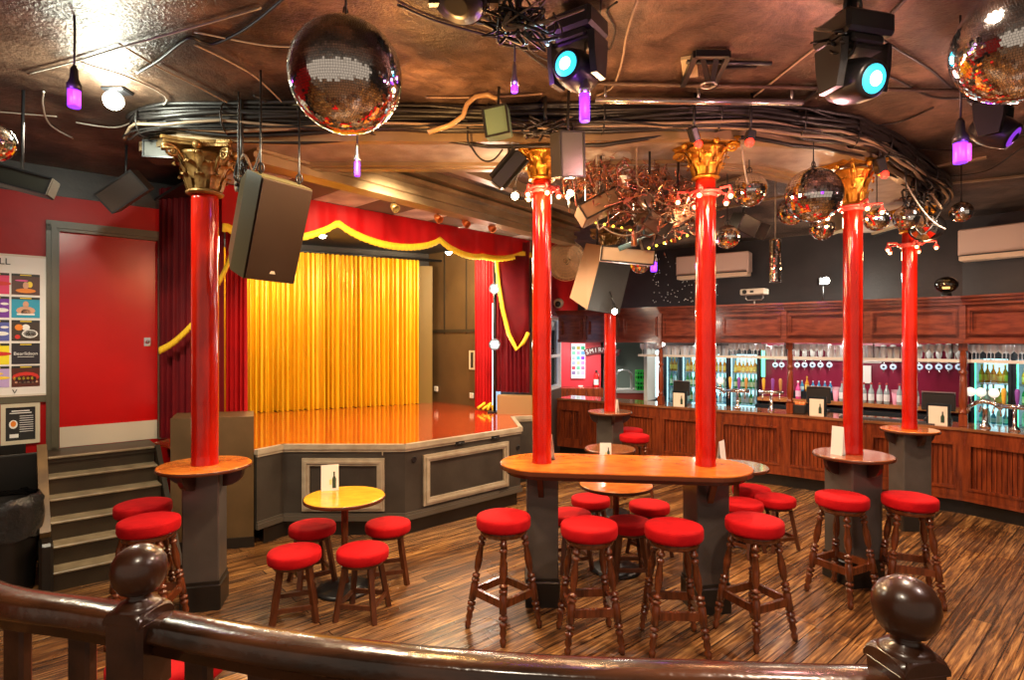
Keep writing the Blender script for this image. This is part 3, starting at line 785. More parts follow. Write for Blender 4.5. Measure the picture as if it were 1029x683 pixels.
def volutes(m, r, h):
    k = h / .36; q = r / .074
    for i in range(4):
        a = PI / 4 + i * PI / 2; d = Vector((math.cos(a), math.sin(a), 0)); pts = []; rad = []
        for s_ in range(26):
            t = s_ / 25; th = -PI / 2 + t * 3.6 * PI; rr = .042 * (1 - t) + .006
            c = d * .200 * q + Vector((0, 0, .268 * k))
            pts.append(c + d * (rr * q * math.cos(th + PI * .5)) + Vector((0, 0, rr * k * math.sin(th + PI * .5)))); rad.append(.014 * (1 - t * .6) * q)
        stem_ = [d * .10 * q + Vector((0, 0, .16 * k)), d * .13 * q + Vector((0, 0, .24 * k)), d * .17 * q + Vector((0, 0, .30 * k))]
        m.tube(stem_ + pts, [.012 * q] * 3 + rad, 6)
        b = PI / 2 * i; dd = Vector((math.cos(b), math.sin(b), 0))
        m.ball(dd * .165 * q + Vector((0, 0, .315 * k)), .026 * q, 8, 6)
def abacus(m, r, h):
    k = h / .36; q = r / .074; pts = []
    for i in range(4):
        a0 = PI / 4 + i * PI / 2; c0 = Vector((math.cos(a0), math.sin(a0))) * .262 * q
        a1 = a0 + PI / 2; c1 = Vector((math.cos(a1), math.sin(a1))) * .262 * q
        dm = (c0 + c1) / 2
        for t in (0.06, .25, .5, .75, .94):
            p = c0.lerp(c1, t) - dm.normalized() * (.045 * q * 4 * t * (1 - t)); pts.append((p.x, p.y))
    m.prism(pts, .318 * k, .338 * k); m.prism([(x * 1.06, y * 1.06) for x, y in pts], .338 * k, .36 * k)
def pillar(px, Y, r, ztop, zcap, pw, prz, label, cap_m, ztab=1.04, lean=0):
    X = Xat(px, Y)
    t = thing('column', label, 'column', (X, Y, 0), 0)
    m = M(); m.lathe([(r * 1.04, ztab), (r * 1.05, ztab + .03), (r, ztab + .05)] + [(r * (1 + .006 * math.sin(z * 9)), z) for z in [ztab + .1 + i * (ztop - ztab - .16) / 14 for i in range(15)]] + [(r, ztop - .03), (r, ztop)], n=28)
    m.build('shaft', col_red, t)
    h = zcap - ztop
    m = M(); capital_mesh(m, r, h); m.build('capital', cap_m, t, loc=(0, 0, ztop), rot=(0, 0, prz))
    m = M(); volutes(m, r, h); m.build('volutes', cap_m, t, loc=(0, 0, ztop), rot=(0, 0, prz))
    m = M(); abacus(m, r, h); m.build('abacus', cap_m, t, loc=(0, 0, ztop), rot=(0, 0, prz))
    m = M(); m.box((0, 0, .59), (pw, pw, .86), prz, bev=.008); m.build('pedestal', grey_paint, t)
    m = M(); m.box((0, 0, .09), (pw + .025, pw + .025, .20), prz, bev=.008); m.box((0, 0, .205), (pw + .012, pw + .012, .02), prz); m.build('skirting', black_paint, t)
    return t, X
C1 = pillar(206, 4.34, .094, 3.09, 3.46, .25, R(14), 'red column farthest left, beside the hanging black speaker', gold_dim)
C2 = pillar(544.5, 4.40, .073, 3.22, 3.48, .235, R(0), 'red column through the left end of the long table', gold)
C3 = pillar(709, 4.30, .074, 3.20, 3.48, .25, R(8), 'red column through the right end of the long table', gold)
C4 = pillar(857, 4.78, .073, 3.10, 3.48, .30, R(14), 'red column through the round ledge table with a card', gold)
C5 = pillar(914, 6.12, .070, 3.14, 3.40, .28, R(-4), 'red column farthest right, near the bar counter', gold)
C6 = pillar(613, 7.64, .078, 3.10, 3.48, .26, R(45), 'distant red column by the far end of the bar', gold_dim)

bracket_dark = mat('dark_bracket', (.035, .013, .008), .3)
# ---- ledge tables round the columns
def ledge_table(X, Y, r, z, label, top, rz=0, arm=.2):
    t = thing('ledge_table', label, 'table', (X, Y, 0), rz)
    m = M(); m.lathe([(r - .008, z - .03), (r, z - .024), (r, z - .006), (r - .006, z)], n=40); m.build('table_top', top, t)
    m = M(); m.lathe([(r + .001, z - .028), (r + .005, z - .02), (r + .005, z - .010), (r + .001, z - .004)], n=40, caps=False); m.build('edge_band', wood_edge, t)
    for i in range(4):
        a = i * PI / 2; m = M(); m.T = Matrix.Rotation(a, 4, 'Z')
        pts = [(arm * .62, z - .03), (r * .93, z - .03)] + [(arm * .62 + (r * .93 - arm * .62) * math.cos(u * PI / 2 / 6), z - .04 - .12 * math.sin(u * PI / 2 / 6)) for u in range(1, 7)]
        A = [m.vert((x, -.018, zz)) for x, zz in pts]; B = [m.vert((x, .018, zz)) for x, zz in pts]
        n = len(pts)
        for j in range(n): m.face([A[j], A[(j + 1) % n], B[(j + 1) % n], B[j]], False)
        m.face(A, False); m.face(B[::-1], False)
        m.build('bracket', bracket_dark, t)
    return t
ledge_table(C1[1], 4.34, .325, 1.06, 'round wooden ledge table fixed round the far left column', wood_top, R(-4), .24)
ledge_table(C4[1], 4.78, .30, 1.05, 'round brown ledge table with a white card, right of the long table', wood_topd, R(14), .26)
ledge_table(C5[1], 6.12, .27, 1.05, 'round ledge table round the column nearest the bar counter', wood_top, R(-4), .25)
ledge_table(C6[1], 7.64, .29, 1.05, 'small distant ledge table round the far column', wood_topd, 0, .23)
# long racetrack table
lt = thing('long_table', 'long orange varnished table with rounded ends joining two red columns', 'table', ((C2[1] + C3[1]) / 2, 4.345, 0), math.atan2(4.26 - 4.42, C3[1] - C2[1]))
def racetrack(hl, r, n=16):
    return [(hl + r * math.cos(a), r * math.sin(a)) for a in [-PI / 2 + PI * i / n for i in range(n + 1)]] + [(-hl + r * math.cos(a), r * math.sin(a)) for a in [PI / 2 + PI * i / n for i in range(n + 1)]]
m = M(); m.prism(racetrack(.59, .345), 1.03, 1.06); m.build('table_top', wood_top, lt)
m = M(); m.prism(racetrack(.59, .352), 1.025, 1.053); m.build('edge_band', wood_edge, lt)
m = M(); m.prism(racetrack(.60, .29), .985, 1.025); m.build('apron', wood_edge, lt)
for sx in (-1, 1):
    for sy in (-1, 1):
        m = M(); m.beam((sx * .61, sy * .13, .84), (sx * .61, sy * .27, 1.0), .04, .05); m.build('bracket', wood_edge, lt)

# ---- stools
def turned(m, a, b, r=.0205):
    prof = [(0, .95), (.05, .85), (.06, 1.3), (.085, 1.3), (.09, .6), (.11, .6), (.115, 1.25), (.14, 1.25), (.15, .8), (.28, 1.3), (.38, 1.1), (.42, .60), (.44, .60), (.445, 1.35), (.465, 1.35), (.47, .65), (.485, .65), (.49, 1.4), (.51, 1.4), (.52, .8), (.54, 1.3), (.70, 1.3), (.71, .65), (.725, .65), (.73, 1.4), (.755, 1.4), (.76, .6), (.78, .6), (.785, 1.3), (.81, 1.3), (.83, .9), (.88, 1.2), (.92, .65), (.94, 1.15), (1, .75)]
    L = (Vector(b) - Vector(a)).length
    m.lathe([(r * k, L * t) for t, k in prof], n=10, a=a, b=b)
def high_stool(label, loc, rz):
    t = thing('bar_stool', label, 'stool', loc, rz, 'high bar stools')
    m = M(); m.lathe([(.170, .700), (.184, .706), (.189, .722), (.189, .768), (.184, .780), (.165, .787), (.12, .790), (0, .791)], n=32); m.build('seat_pad', seat_red, t)
    m = M(); m.lathe([(.135, .655), (.160, .662), (.166, .690), (.162, .702), (0, .702)], n=28); m.build('seat_rim', stool_wood, t)
    ft = []
    for sx, sy in ((1, 1), (-1, 1), (-1, -1), (1, -1)):
        a = Vector((sx * .098, sy * .098, .675)); b = Vector((sx * .178, sy * .178, 0)); ft.append((a, b))
        m = M(); turned(m, a, b); m.build('leg', stool_wood, t)
    for i in range(4):
        (a, b), (c, d) = ft[i], ft[(i + 1) % 4]
        k = .62
        p, q = a.lerp(b, k), c.lerp(d, k)
        m = M(); m.beam(p, q, .024, .052); m.build('stretcher', stool_wood, t)
    return t
def low_stool(label, loc, rz):
    t = thing('low_stool', label, 'stool', loc, rz, 'low stools')
    m = M(); m.lathe([(.170, .402), (.182, .408), (.187, .424), (.187, .464), (.181, .476), (.160, .483), (.11, .486), (0, .487)], n=32); m.build('seat_pad', seat_red, t)
    m = M(); m.lathe([(.13, .370), (.150, .376), (.158, .404), (0, .404)], n=24); m.build('seat_rim', low_wood, t)
    ft = []
    for sx, sy in ((1, 1), (-1, 1), (-1, -1), (1, -1)):
        a = Vector((sx * .092, sy * .092, .385)); b = Vector((sx * .145, sy * .145, 0)); ft.append((a, b))
        m = M(); m.beam(a, b, .034, .034, up=(sx, -sy, 0)); m.build('leg', low_wood, t)
    for i in range(4):
        (a, b), (c, d) = ft[i], ft[(i + 1) % 4]
        p, q = a.lerp(b, .72), c.lerp(d, .72)
        m = M(); m.beam(p, q, .018, .032); m.build('stretcher', low_wood, t)
    return t
def seat_at(px, py, z):
    Y = FPX * (H - z) / (py - CY); return (Xat(px, Y), Y, 0)
HS = [(506, 517, 45, 'red-topped bar stool at the left end of the long table'),
      (592, 525, 4, 'red-topped bar stool in front of the long table, left of the middle pair'),
      (677, 527, -3, 'red-topped bar stool in front of the long table, right of the middle pair'),
      (758, 521, 25, 'red-topped bar stool at the right end of the long table'),
      (846, 497, 28, 'red-topped bar stool in front of the round ledge table'),
      (914, 498, -22, 'red-topped bar stool nearest the foot of the column by the bar counter'),
      (150, 521, 10, 'bar stool beside the far left column, the nearer of two'),
      (144, 505, 22, 'bar stool beside the steps, the one behind its twin'),
      (637.5, 436.5, 5, 'distant bar stool beside the far column, the nearer of two'),
      (632, 430.5, 12, 'distant bar stool beside the far column, mostly hidden behind another')]
h0 = None
for px, py, rz, lab in HS:
    l = seat_at(px, py, .786)
    if h0 is None: h0 = high_stool(lab, l, R(rz))
    else: dup(h0, lab, l, R(rz))
dup(h0, 'stool with red seat just below the wooden handrail at bottom left', (Xat(171, 2.28), 2.28, 0), R(30), scale=(1.15, 1.15, .97))
LS = [(296, 552, 20, 'low red stool at the front left of the golden table'),
      (314, 526, 35, 'low red stool at the back left of the golden table'),
      (390, 524, 15, 'low red stool at the back right of the golden table'),
      (364.5, 550, -8, 'low red stool at the front right of the golden table'),
      (593.5, 499, 10, 'low red stool seen behind the long table, back left one'),
      (652.5, 505, 30, 'low red stool seen behind the long table, back right one'),
      (573, 514, 20, 'low red stool behind the long table, partly hidden by a bar stool'),
      (632, 522, 0, 'low red stool behind the long table, between the middle bar stools'),
      (755, 489, 12, 'low red stool behind the right end of the long table, the farthest'),
      (779, 498.5, 15, 'low red stool standing farthest right behind the long table'),
      (746, 503, 40, 'low red stool tucked behind the bar stool at the long table end')]
l0 = None
for px, py, rz, lab in LS:
    l = seat_at(px, py, .484)
    if l0 is None: l0 = low_stool(lab, l, R(rz))
    else: dup(l0, lab, l, R(rz))
# ---- low pub tables
def pub_table(px, py, label, top, r=.315):
    z = .75; Y = FPX * (H - z) / (py - CY)
    t = thing('pub_table', label, 'table', (Xat(px, Y), Y, 0))
    m = M(); m.lathe([(r - .01, z - .03), (r, z - .022), (r, z - .006), (r - .007, z)], n=44); m.build('table_top', top, t)
    m = M(); m.lathe([(r + .001, z - .03), (r + .006, z - .022), (r + .006, z - .010), (r + .001, z - .004)], n=44, caps=False); m.build('edge_band', wood_edge, t)
    m = M(); m.lathe([(.045, .02), (.035, .06), (.028, .12), (.027, .62), (.034, .68), (.10, .715), (.12, .722)], n=20); m.build('pedestal_post', stool_wood, t)
    m = M(); m.lathe([(.22, 0), (.225, .012), (.18, .026), (.06, .04), (.045, .06)], n=32); m.build('base_disc', black_metal, t)
    return (Xat(px, Y), Y, z)
T1 = pub_table(346.5, 498, 'round golden-topped pub table with a card standing on it, in front of the stage', wood_topg)
T2 = pub_table(619, 485.5, 'round pub table behind the long table, between low stools', wood_top)
T3 = pub_table(613, 450, 'small distant round pub table with a white card, beyond the long table', wood_topd, .29)
T4 = pub_table(740, 467.5, 'round pub table with pale shiny top behind the right end of the long table', mat('pale_table_veneer', (.36, .25, .20), .12, col2=(.25, .15, .12), vs=5, coat=.6), .30)

# ---- standing cards
bottle_ink = mat('dark_green_print', (.02, .05, .03), .5)
card_ylw = mat('pale_yellow_print', (.75, .72, .35), .5)
def card(px, py_bottom, z, w_, h_, rz, label, bottle=True, tent=True, Y=None):
    if Y is None: Y = FPX * (H - z) / (py_bottom - CY)
    t = thing('menu_card', label, 'card', (Xat(px, Y), Y, z), rz, 'white drinks cards')
    m = M(); m.beam((0, -.018, 0), (0, 0, h_), .0, .0) if False else None
    k = .022
    m.poly([(-w_ / 2, -k, 0), (w_ / 2, -k, 0), (w_ / 2, 0, h_), (-w_ / 2, 0, h_)]); m.poly([(-w_ / 2, k, 0), (w_ / 2, k, 0), (w_ / 2, 0, h_), (-w_ / 2, 0, h_)])
    m.poly([(-w_ / 2, -k, 0), (w_ / 2, -k, 0), (w_ / 2, k, 0), (-w_ / 2, k, 0)])
    m.build('card_sheet', white_paper, t, recalc=False)
    if bottle:
        m = M()
        def onf(x, zz): return (x, -k * (1 - zz / h_) - .0015, zz)
        bx = w_ * .24
        prof = [(.11, .08), (.11, .45), (.045, .56), (.045, .72)]
        m.poly([onf(bx - a * w_, b * h_) for a, b in prof] + [onf(bx + a * w_, b * h_) for a, b in prof[::-1]])
        m.build('printed_bottle', bottle_ink, t, recalc=False)
        m = M(); m.poly([onf(-w_ * .02, .22 * h_), onf(w_ * .10, .22 * h_), onf(w_ * .12, .42 * h_), onf(-w_ * .05, .42 * h_)]); m.box((0, 0, 0), (.001, .001, .001)); m.v = m.v[:4]; m.f = m.f[:1]; m.m = m.m[:1]; m.sm = m.sm[:1]
        m.build('printed_glass', card_ylw, t, recalc=False)
    return t
card(331.5, 492, .75, .14, .21, R(20), 'white drinks card standing on the golden pub table')
card(553, 458, 1.06, .10, .20, R(-75), 'white card seen edge-on beside the left long-table column', False, Y=4.40 + .12)
card(608.5, 461, .75, .12, .17, R(-3), 'white drinks card standing on the small distant pub table')
card(725, 463, .75, .15, .21, R(50), 'white card standing on the pale-topped table behind the long table', False)
card(842, 456, 1.05, .10, .235, R(-62), 'white card leaning by the column on the round ledge table', False, Y=4.74)
card(619.5, 413, 1.05, .06, .16, R(-60), 'narrow white card on the distant ledge table', False, Y=7.60)

# ================================================================= HANDRAIL
HR = [(-1.98, 1.92), (-1.50, 1.655), (-1.17, 1.565), (-.945, 1.50), (-.74, 1.437), (-.52, 1.375), (-.26, 1.32), (-.03, 1.285), (.20, 1.262), (.44, 1.25), (.66, 1.236), (.85, 1.23)]
zr = 1.285
hr = thing('gallery_handrail', 'dark polished wooden handrail curving across the foreground', 'railing')
def smooth_line(pts, n=4):
    out = []
    for i in range(len(pts) - 1):
        p0 = Vector(pts[max(i - 1, 0)]); p1 = Vector(pts[i]); p2 = Vector(pts[i + 1]); p3 = Vector(pts[min(i + 2, len(pts) - 1)])
        for k in range(n):
            t = k / n
            out.append(.5 * ((2 * p1) + (-p0 + p2) * t + (2 * p0 - 5 * p1 + 4 * p2 - p3) * t * t + (-p0 + 3 * p1 - 3 * p2 + p3) * t ** 3))
    out.append(Vector(pts[-1])); return out
SL = smooth_line(HR)
prof = [(-.036, -.085), (-.030, -.062), (-.046, -.055), (-.052, -.040), (-.044, -.026), (-.046, -.014), (-.038, -.004), (-.02, .001), (.0, .003), (.02, .001), (.038, -.004), (.046, -.014), (.044, -.026), (.052, -.040), (.046, -.055), (.030, -.062), (.036, -.085)]
def sweep(m, line, prof, z):
    n = len(line); rows = []
    for i, p in enumerate(line):
        d = (line[min(i + 1, n - 1)] - line[max(i - 1, 0)]).normalized(); nn = Vector((-d.y, d.x))
        rows.append([m.vert((p.x + nn.x * a, p.y + nn.y * a, z + b)) for a, b in prof])
    K = len(prof)
    for a, b in zip(rows, rows[1:]):
        for j in range(K): m.face([a[j], a[(j + 1) % K], b[(j + 1) % K], b[j]], True)
    m.face(rows[0], False); m.face(rows[-1][::-1], False)
m = M(); sweep(m, SL, prof, zr); m.build('rail', rail_wood, hr)
# flat balusters
k = 0
def along(px):
    for a, b in zip(SL, SL[1:]):
        pa, pb = CX + FPX * a.x / a.y, CX + FPX * b.x / b.y
        if pa <= px <= pb: return a.lerp(b, (px - pa) / (pb - pa)), math.atan2(b.y - a.y, b.x - a.x)
for px in (-30, 18, 83, 200, 264, 330, 396, 462, 528, 594, 660, 726, 792, 842):
    r = along(px)
    if not r: continue
    p, a = r
    m = M(); m.T = Matrix.Translation((p.x, p.y, 0)) @ Matrix.Rotation(a, 4, 'Z')
    m.box((0, 0, 1.08), (.072, .036, .26), bev=.008); m.box((0, 0, .47), (.060, .034, .16), bev=.008)
    m.lathe([(.022, .55), (.028, .57), (.018, .60), (.026, .70), (.030, .78), (.020, .88), (.016, .90), (.028, .92), (.026, .955)], n=12)
    m.build('baluster', newel_wood, hr)
m = M(); sweep(m, SL, [(-.03, -.04), (.03, -.04), (.03, .02), (-.03, .02)], .40); m.build('bottom_rail', newel_wood, hr)
def newel(px, Y, rz, label, zc):
    X = Xat(px, Y)
    t = thing('newel_post', label, 'post', (X, Y, 0), rz)
    s = .056; tp = zc - .095
    m = M()
    pts = []
    m.box((0, 0, tp - .115), (s * 2, s * 2, .20), bev=.012)
    # domed arched faces on top of the block
    nA = 10
    for q in range(4):
        m.T = Matrix.Rotation(q * PI / 2, 4, 'Z')
        row = [(-s + 2 * s * i / nA) for i in range(nA + 1)]
        A = [m.vert((x, -s + .001, tp - .02 + .022 * (1 - (x / s) ** 2) ** .5 if abs(x) < s else tp - .02)) for x in row]
        B = [m.vert((x * .45, -s * .45, tp + .006)) for x in row]
        C_ = [m.vert((x, -s + .001, tp - .03)) for x in row]
        for i in range(nA): m.face([A[i], A[i + 1], B[i + 1], B[i]], True); m.face([C_[i], C_[i + 1], A[i + 1], A[i]], False)
    m.T = Matrix.Identity(4)
    m.build('block', newel_wood, t)
    m = M(); m.lathe([(.053, tp - .012), (.053, tp + .004), (.046, tp + .012), (.030, tp + .020), (.026, tp + .030), (.030, tp + .040)], n=28); m.build('cap_ring', newel_wood, t)
    m = M(); m.lathe([(.026, zc - .062), (.045, zc - .052), (.060, zc - .028), (.0655, zc), (.062, zc + .025), (.050, zc + .045), (.030, zc + .058), (.012, zc + .064), (0, zc + .065)], n=36); m.build('ball_finial', newel_wood, t)
    m = M(); m.lathe([(.04, tp - .60), (.045, tp - .56), (.030, tp - .52), (.042, tp - .40), (.046, tp - .33), (.030, tp - .26), (.045, tp - .235), (.05, tp - .21)], n=24); m.box((0, 0, (tp - .60 + .32) / 2), (.11, .11, tp - .60 - .32)); m.build('turned_shaft', newel_wood, t)
newel(140, 1.485, R(-12), 'dark newel post with ball finial at the left of the handrail', 1.405)
newel(910, 1.235, R(10), 'dark newel post with ball finial at the right end of the handrail', 1.425)
# gallery floor edge the rail stands on
m = M(); m.prism([(-2.6, -1.9)] + [(p.x, p.y + .09) for p in SL] + [(1.6, .9), (2.2, -1.9)], 0, .32); struct(m.build('floor_gallery', mat('gallery_floor_wood', (.13, .06, .025), .4)))

# black bin with liner at lower left
bn = thing('waste_bin', 'black bin with crumpled shiny bin liner at the foot of the steps', 'bin', (Xat(2, 4.55), 4.55, 0))
m = M(); m.lathe([(.20, 0), (.25, .70), (.255, .72), (.235, .72)], n=24, caps=False); m.build('bin_body', black_paint, bn)
m = M(); m.smooth = True
rows = []
rr = random.Random(4)
for j in range(9):
    z = .44 + j * .04; row = []
    for i in range(40):
        a = 2 * PI * i / 40; r_ = .262 + .022 * mnoise.noise(Vector((math.cos(a) * 5, math.sin(a) * 5, z * 14))) + (0 if j < 8 else -.03)
        zz = z + .03 * mnoise.noise(Vector((math.cos(a) * 3, math.sin(a) * 3, j * .3)))
        row.append(m.vert((r_ * math.cos(a), r_ * math.sin(a), zz)))
    rows.append(row)
for a, b in zip(rows, rows[1:]):
    for i in range(40): m.face([a[i], a[(i + 1) % 40], b[(i + 1) % 40], b[i]])
m.build('bin_liner', mat('shiny_black_liner', (.02, .02, .02), .15, bump=.8, bs=30), bn)
m = M(); m.box((Xat(-8, 5.0), 5.0, .49), (.62, .05, .98), angW, bev=.01)
tag(m.build('dark_screen', black_paint), 'dark panel standing behind the waste bin below the notice', 'panel')
# ================================================================= BAR
FP = [(.78, 9.90), (1.21, 9.62), (2.24, 8.72), (3.68, 7.74), (5.13, 6.52), (5.62, 5.72), (6.0, 4.9)]
def hit(px, off):
    k = (px - CX) / FPX; L = offs(FP, off)
    for j, (a, b) in enumerate(zip(L, L[1:])):
        d = b - a; den = d.x - k * d.y
        if abs(den) < 1e-9: continue
        t = (k * a.y - a.x) / den
        if (t >= 0 or j == 0) and (t <= 1 or j == len(L) - 2):
            return a + d * t, math.atan2(d.y, d.x)
    return L[-1], 0
def strip2(m, line, o0, o1, z0, z1):
    A, B = offs(line, o0), offs(line, o1)
    for i in range(len(A) - 1): m.prism([A[i], A[i + 1], B[i + 1], B[i]], z0, z1)
ZB = 1.0
bc = thing('bar_counter', 'long angled mahogany bar counter with beadboard panels', 'bar counter')
m = M(); strip2(m, FP, -.01, .55, ZB - .035, ZB); strip2(m, FP, -.02, .0, ZB - .03, ZB - .006); m.build('counter_top', mat('polished_counter_top', (.30, .12, .05), .10, col2=(.20, .075, .03), vs=4, coat=.6), bc)
m = M(); strip2(m, FP, .0, .03, ZB - .09, ZB - .035); m.build('top_moulding', wood_bar, bc)
m = M(); strip2(m, FP, .04, .08, .18, ZB - .05); m.build('front_board', wood_bar, bc)
m = M(); strip2(m, FP, .0, .05, .17, .22); m.build('lower_moulding', wood_bar, bc)
m = M(); strip2(m, FP, .10, .14, 0, .18); m.build('kick_board', black_paint, bc)
m = M(); strip2(m, FP, .50, .54, 0, ZB - .04); m.build('rear_board', black_paint, bc)
npan = [1, 2, 2, 2, 1, 1]
for (a, b), n in zip(zip(FP, FP[1:]), npan):
    T, L = segT(a, b)
    for i in range(n):
        x0, x1 = L * i / n, L * (i + 1) / n
        q = M(); q.T = T
        for (u0, u1, z0, z1) in ((x0, x1, .22, .30), (x0, x1, .83, .91), (x0, x0 + .055, .30, .83), (x1 - .055, x1, .30, .83)):
            q.box(((u0 + u1) / 2, .018, (z0 + z1) / 2), (u1 - u0, .044, z1 - z0))
        for (u0, u1, z0, z1) in ((x0 + .055, x1 - .055, .30, .33), (x0 + .055, x1 - .055, .80, .83), (x0 + .055, x0 + .085, .33, .80), (x1 - .085, x1 - .055, .33, .80)):
            q.box(((u0 + u1) / 2, .012, (z0 + z1) / 2), (u1 - u0, .056, z1 - z0))
        u = x0 + .088; nb = max(4, int((x1 - x0 - .17) / .045)); wv = (x1 - x0 - .176) / nb
        for j in range(nb): q.box((u + wv * (j + .5), .030, .565), (wv - .009, .022, .47))
        q.build('front_panel', wood_bar, bc)
# canopy over the bar
cn = thing('bar_canopy', 'long dark mahogany panelled canopy hanging above the bar counter', 'canopy')
ZN0, ZN1 = 1.96, 2.50
m = M(); strip2(m, FP, .05, .42, ZN0, ZN1 - .04); m.build('fascia_board', wood_canopy, cn)
m = M(); strip2(m, FP, -.07, .50, ZN1 - .025, ZN1); strip2(m, FP, -.035, .1, ZN1 - .06, ZN1 - .025); strip2(m, FP, .0, .1, ZN1 - .10, ZN1 - .06); m.build('cornice', wood_canopy, cn)
m = M(); strip2(m, FP, .02, .1, ZN0, ZN0 + .05); m.build('bottom_rail', wood_canopy, cn)
for (a, b), n in zip(zip(FP, FP[1:]), [1, 2, 2, 2, 1, 1]):
    T, L = segT(a, b)
    for i in range(n):
        x0, x1 = L * i / n + .045, L * (i + 1) / n - .045
        q = M(); q.T = T; frame(q, x0, x1, ZN0 + .09, ZN1 - .14, .045, .035, .05, .018)
        q.build('canopy_panel', wood_canopy, cn)
    q = M(); q.T = T; q.box((L, .04, (ZN0 + ZN1) / 2 - .03), (.06, .05, ZN1 - ZN0 - .10)); q.build('pilaster', wood_canopy, cn)
# turned posts
def bar_post(px, off, label):
    p, a = hit(px, off)
    t = thing('bar_post', label, 'post', (p.x, p.y, ZB), 0)
    h = ZN0 - ZB
    m = M(); m.box((0, 0, .07), (.085, .085, .14), a, bev=.006); m.build('post_base', wood_bar, t)
    m = M(); m.lathe([(r_, h * z_) for r_, z_ in [(.03, .14), (.042, .16), (.042, .18), (.028, .20), (.040, .24), (.043, .32), (.038, .48), (.034, .60), (.026, .62), (.042, .64), (.042, .66), (.026, .68), (.034, .72), (.036, .82), (.030, .90), (.042, .92), (.042, .94)]], n=16); m.build('turned_shaft', wood_bar, t)
    m = M(); m.box((0, 0, h - .04), (.085, .085, .08), a); m.build('post_cap', wood_bar, t)
bar_post(794, .14, 'turned mahogany post on the bar, left of the card holder')
bar_post(968, .14, 'turned mahogany post on the bar at its corner')
bar_post(664, .14, 'distant turned post on the far part of the bar')
# gantry glass shelf with glasses
gs = thing('glass_shelf', 'narrow pale-edged shelf of glasses hung under the bar canopy', 'shelf')
SPn = [hit(642, .46)[0], hit(719, .46)[0], hit(790, .46)[0], hit(966, .46)[0], hit(1050, .46)[0]]
SH = [(.0, 0)]
shelf_line = [hit(px, .2)[0] for px in (642, 664)] + [offs(FP, .2)[3], offs(FP, .2)[4], offs(FP, .2)[5]]
ZG = 1.775
m = M()
for a, b in zip(shelf_line, shelf_line[1:]):
    T, L = segT(a, b); m.T = T; m.box((L / 2, .13, ZG - .015), (L, .30, .012)); m.box((L / 2, -.02, ZG - .018), (L, .012, .035))
m.build('shelf_board', mat('pale_shelf_edge', (.62, .60, .55), .25), gs)
for px in (664, 725, 789, 790.5, 878, 957, 972):
    p, a = hit(px, .19)
    m = M(); m.box((p.x, p.y, (ZG + ZN0) / 2), (.012, .02, ZN0 - ZG + .03), a); m.build('hanger', black_metal, gs)
def glass_kind(kind):
    t = M()
    if kind == 0: t.lathe([(.030, 0), (.031, .004), (.004, .010), (.0035, .075), (.012, .085), (.032, .105), (.038, .135), (.034, .178)], n=10, caps=False)
    elif kind == 1: t.lathe([(.026, 0), (.027, .01), (.034, .10), (.036, .15)], n=10, caps=True)
    else: t.lathe([(.034, 0), (.036, .03), (.031, .09), (.032, .165)], n=10, caps=False)
    o = t.build('drinking_glass', glass, None)
    return o
gl = [glass_kind(k) for k in range(3)]
used = [False] * 3
rg = random.Random(11)
def put_glass(k, loc, label):
    if used[k]: o = gl[k].copy(); COL.objects.link(o)
    else: o = gl[k]; used[k] = True
    o.location = loc
    tag(o, label, 'glass', 'glasses on the shelf under the bar canopy')
segn = ['clear glass on the hanging shelf over the far part of the bar', 'clear glass on the hanging shelf between the far post and the middle post', 'clear glass on the hanging shelf between the middle post and the corner post', 'clear glass on the hanging shelf right of the corner post']
for si, (a, b) in enumerate(zip(shelf_line, shelf_line[1:])):
    L = (b - a).length; d = (b - a).normalized(); nn = Vector((-d.y, d.x)); n = int(L / .070)
    kk = rg.choice((0, 1))
    for i in range(n):
        if i % 7 == 0: kk = rg.choice((0, 1, 2, 0))
        for row in (0, 1):
            if row and i % 2: continue
            p = a + d * ((i + .5) * L / n) + nn * (.05 + .11 * row)
            put_glass(kk, (p.x, p.y, ZG - .009), segn[si] + (', back row' if row else ', front row'))
# maroon back panel and back shelf
def line_px(pxs, off): return [hit(p, off)[0] for p in pxs]
mid = offs(FP, 1.62)
m = M(); bl = [hit(765, 1.62)[0]] + [p for p in mid[3:5]] ; 
c0 = hit(765, 1.62)[0]; c1 = hit(974, 1.62)[0]
pl_ = [c0] + [p for p in mid if CX + FPX * p.x / p.y > 770 and CX + FPX * p.x / p.y < 968] + [c1]
for a, b in zip(pl_, pl_[1:]): wall(m, a, b, .9, 2.3, .05)
m.T = Matrix.Identity(4); struct(m.build('wall_backbar_panel', maroon))
bs_ = thing('back_shelf', 'orange-edged wooden back shelf behind the bar', 'shelf')
m = M()
for a, b in zip(pl_, pl_[1:]): T, L = segT(a, b); m.T = T; m.box((L / 2, -.15, 1.06), (L, .30, .05))
m.T = Matrix.Identity(4); m.build('shelf_board', shelf_wood, bs_)
m = M()
for a, b in zip(pl_, pl_[1:]): T, L = segT(a, b); m.T = T; m.box((L / 2, -.24, .50), (L, .48, .98))
m.T = Matrix.Identity(4); m.build('cupboard', mat('dark_blue_black', (.02, .025, .03), .25), bs_)
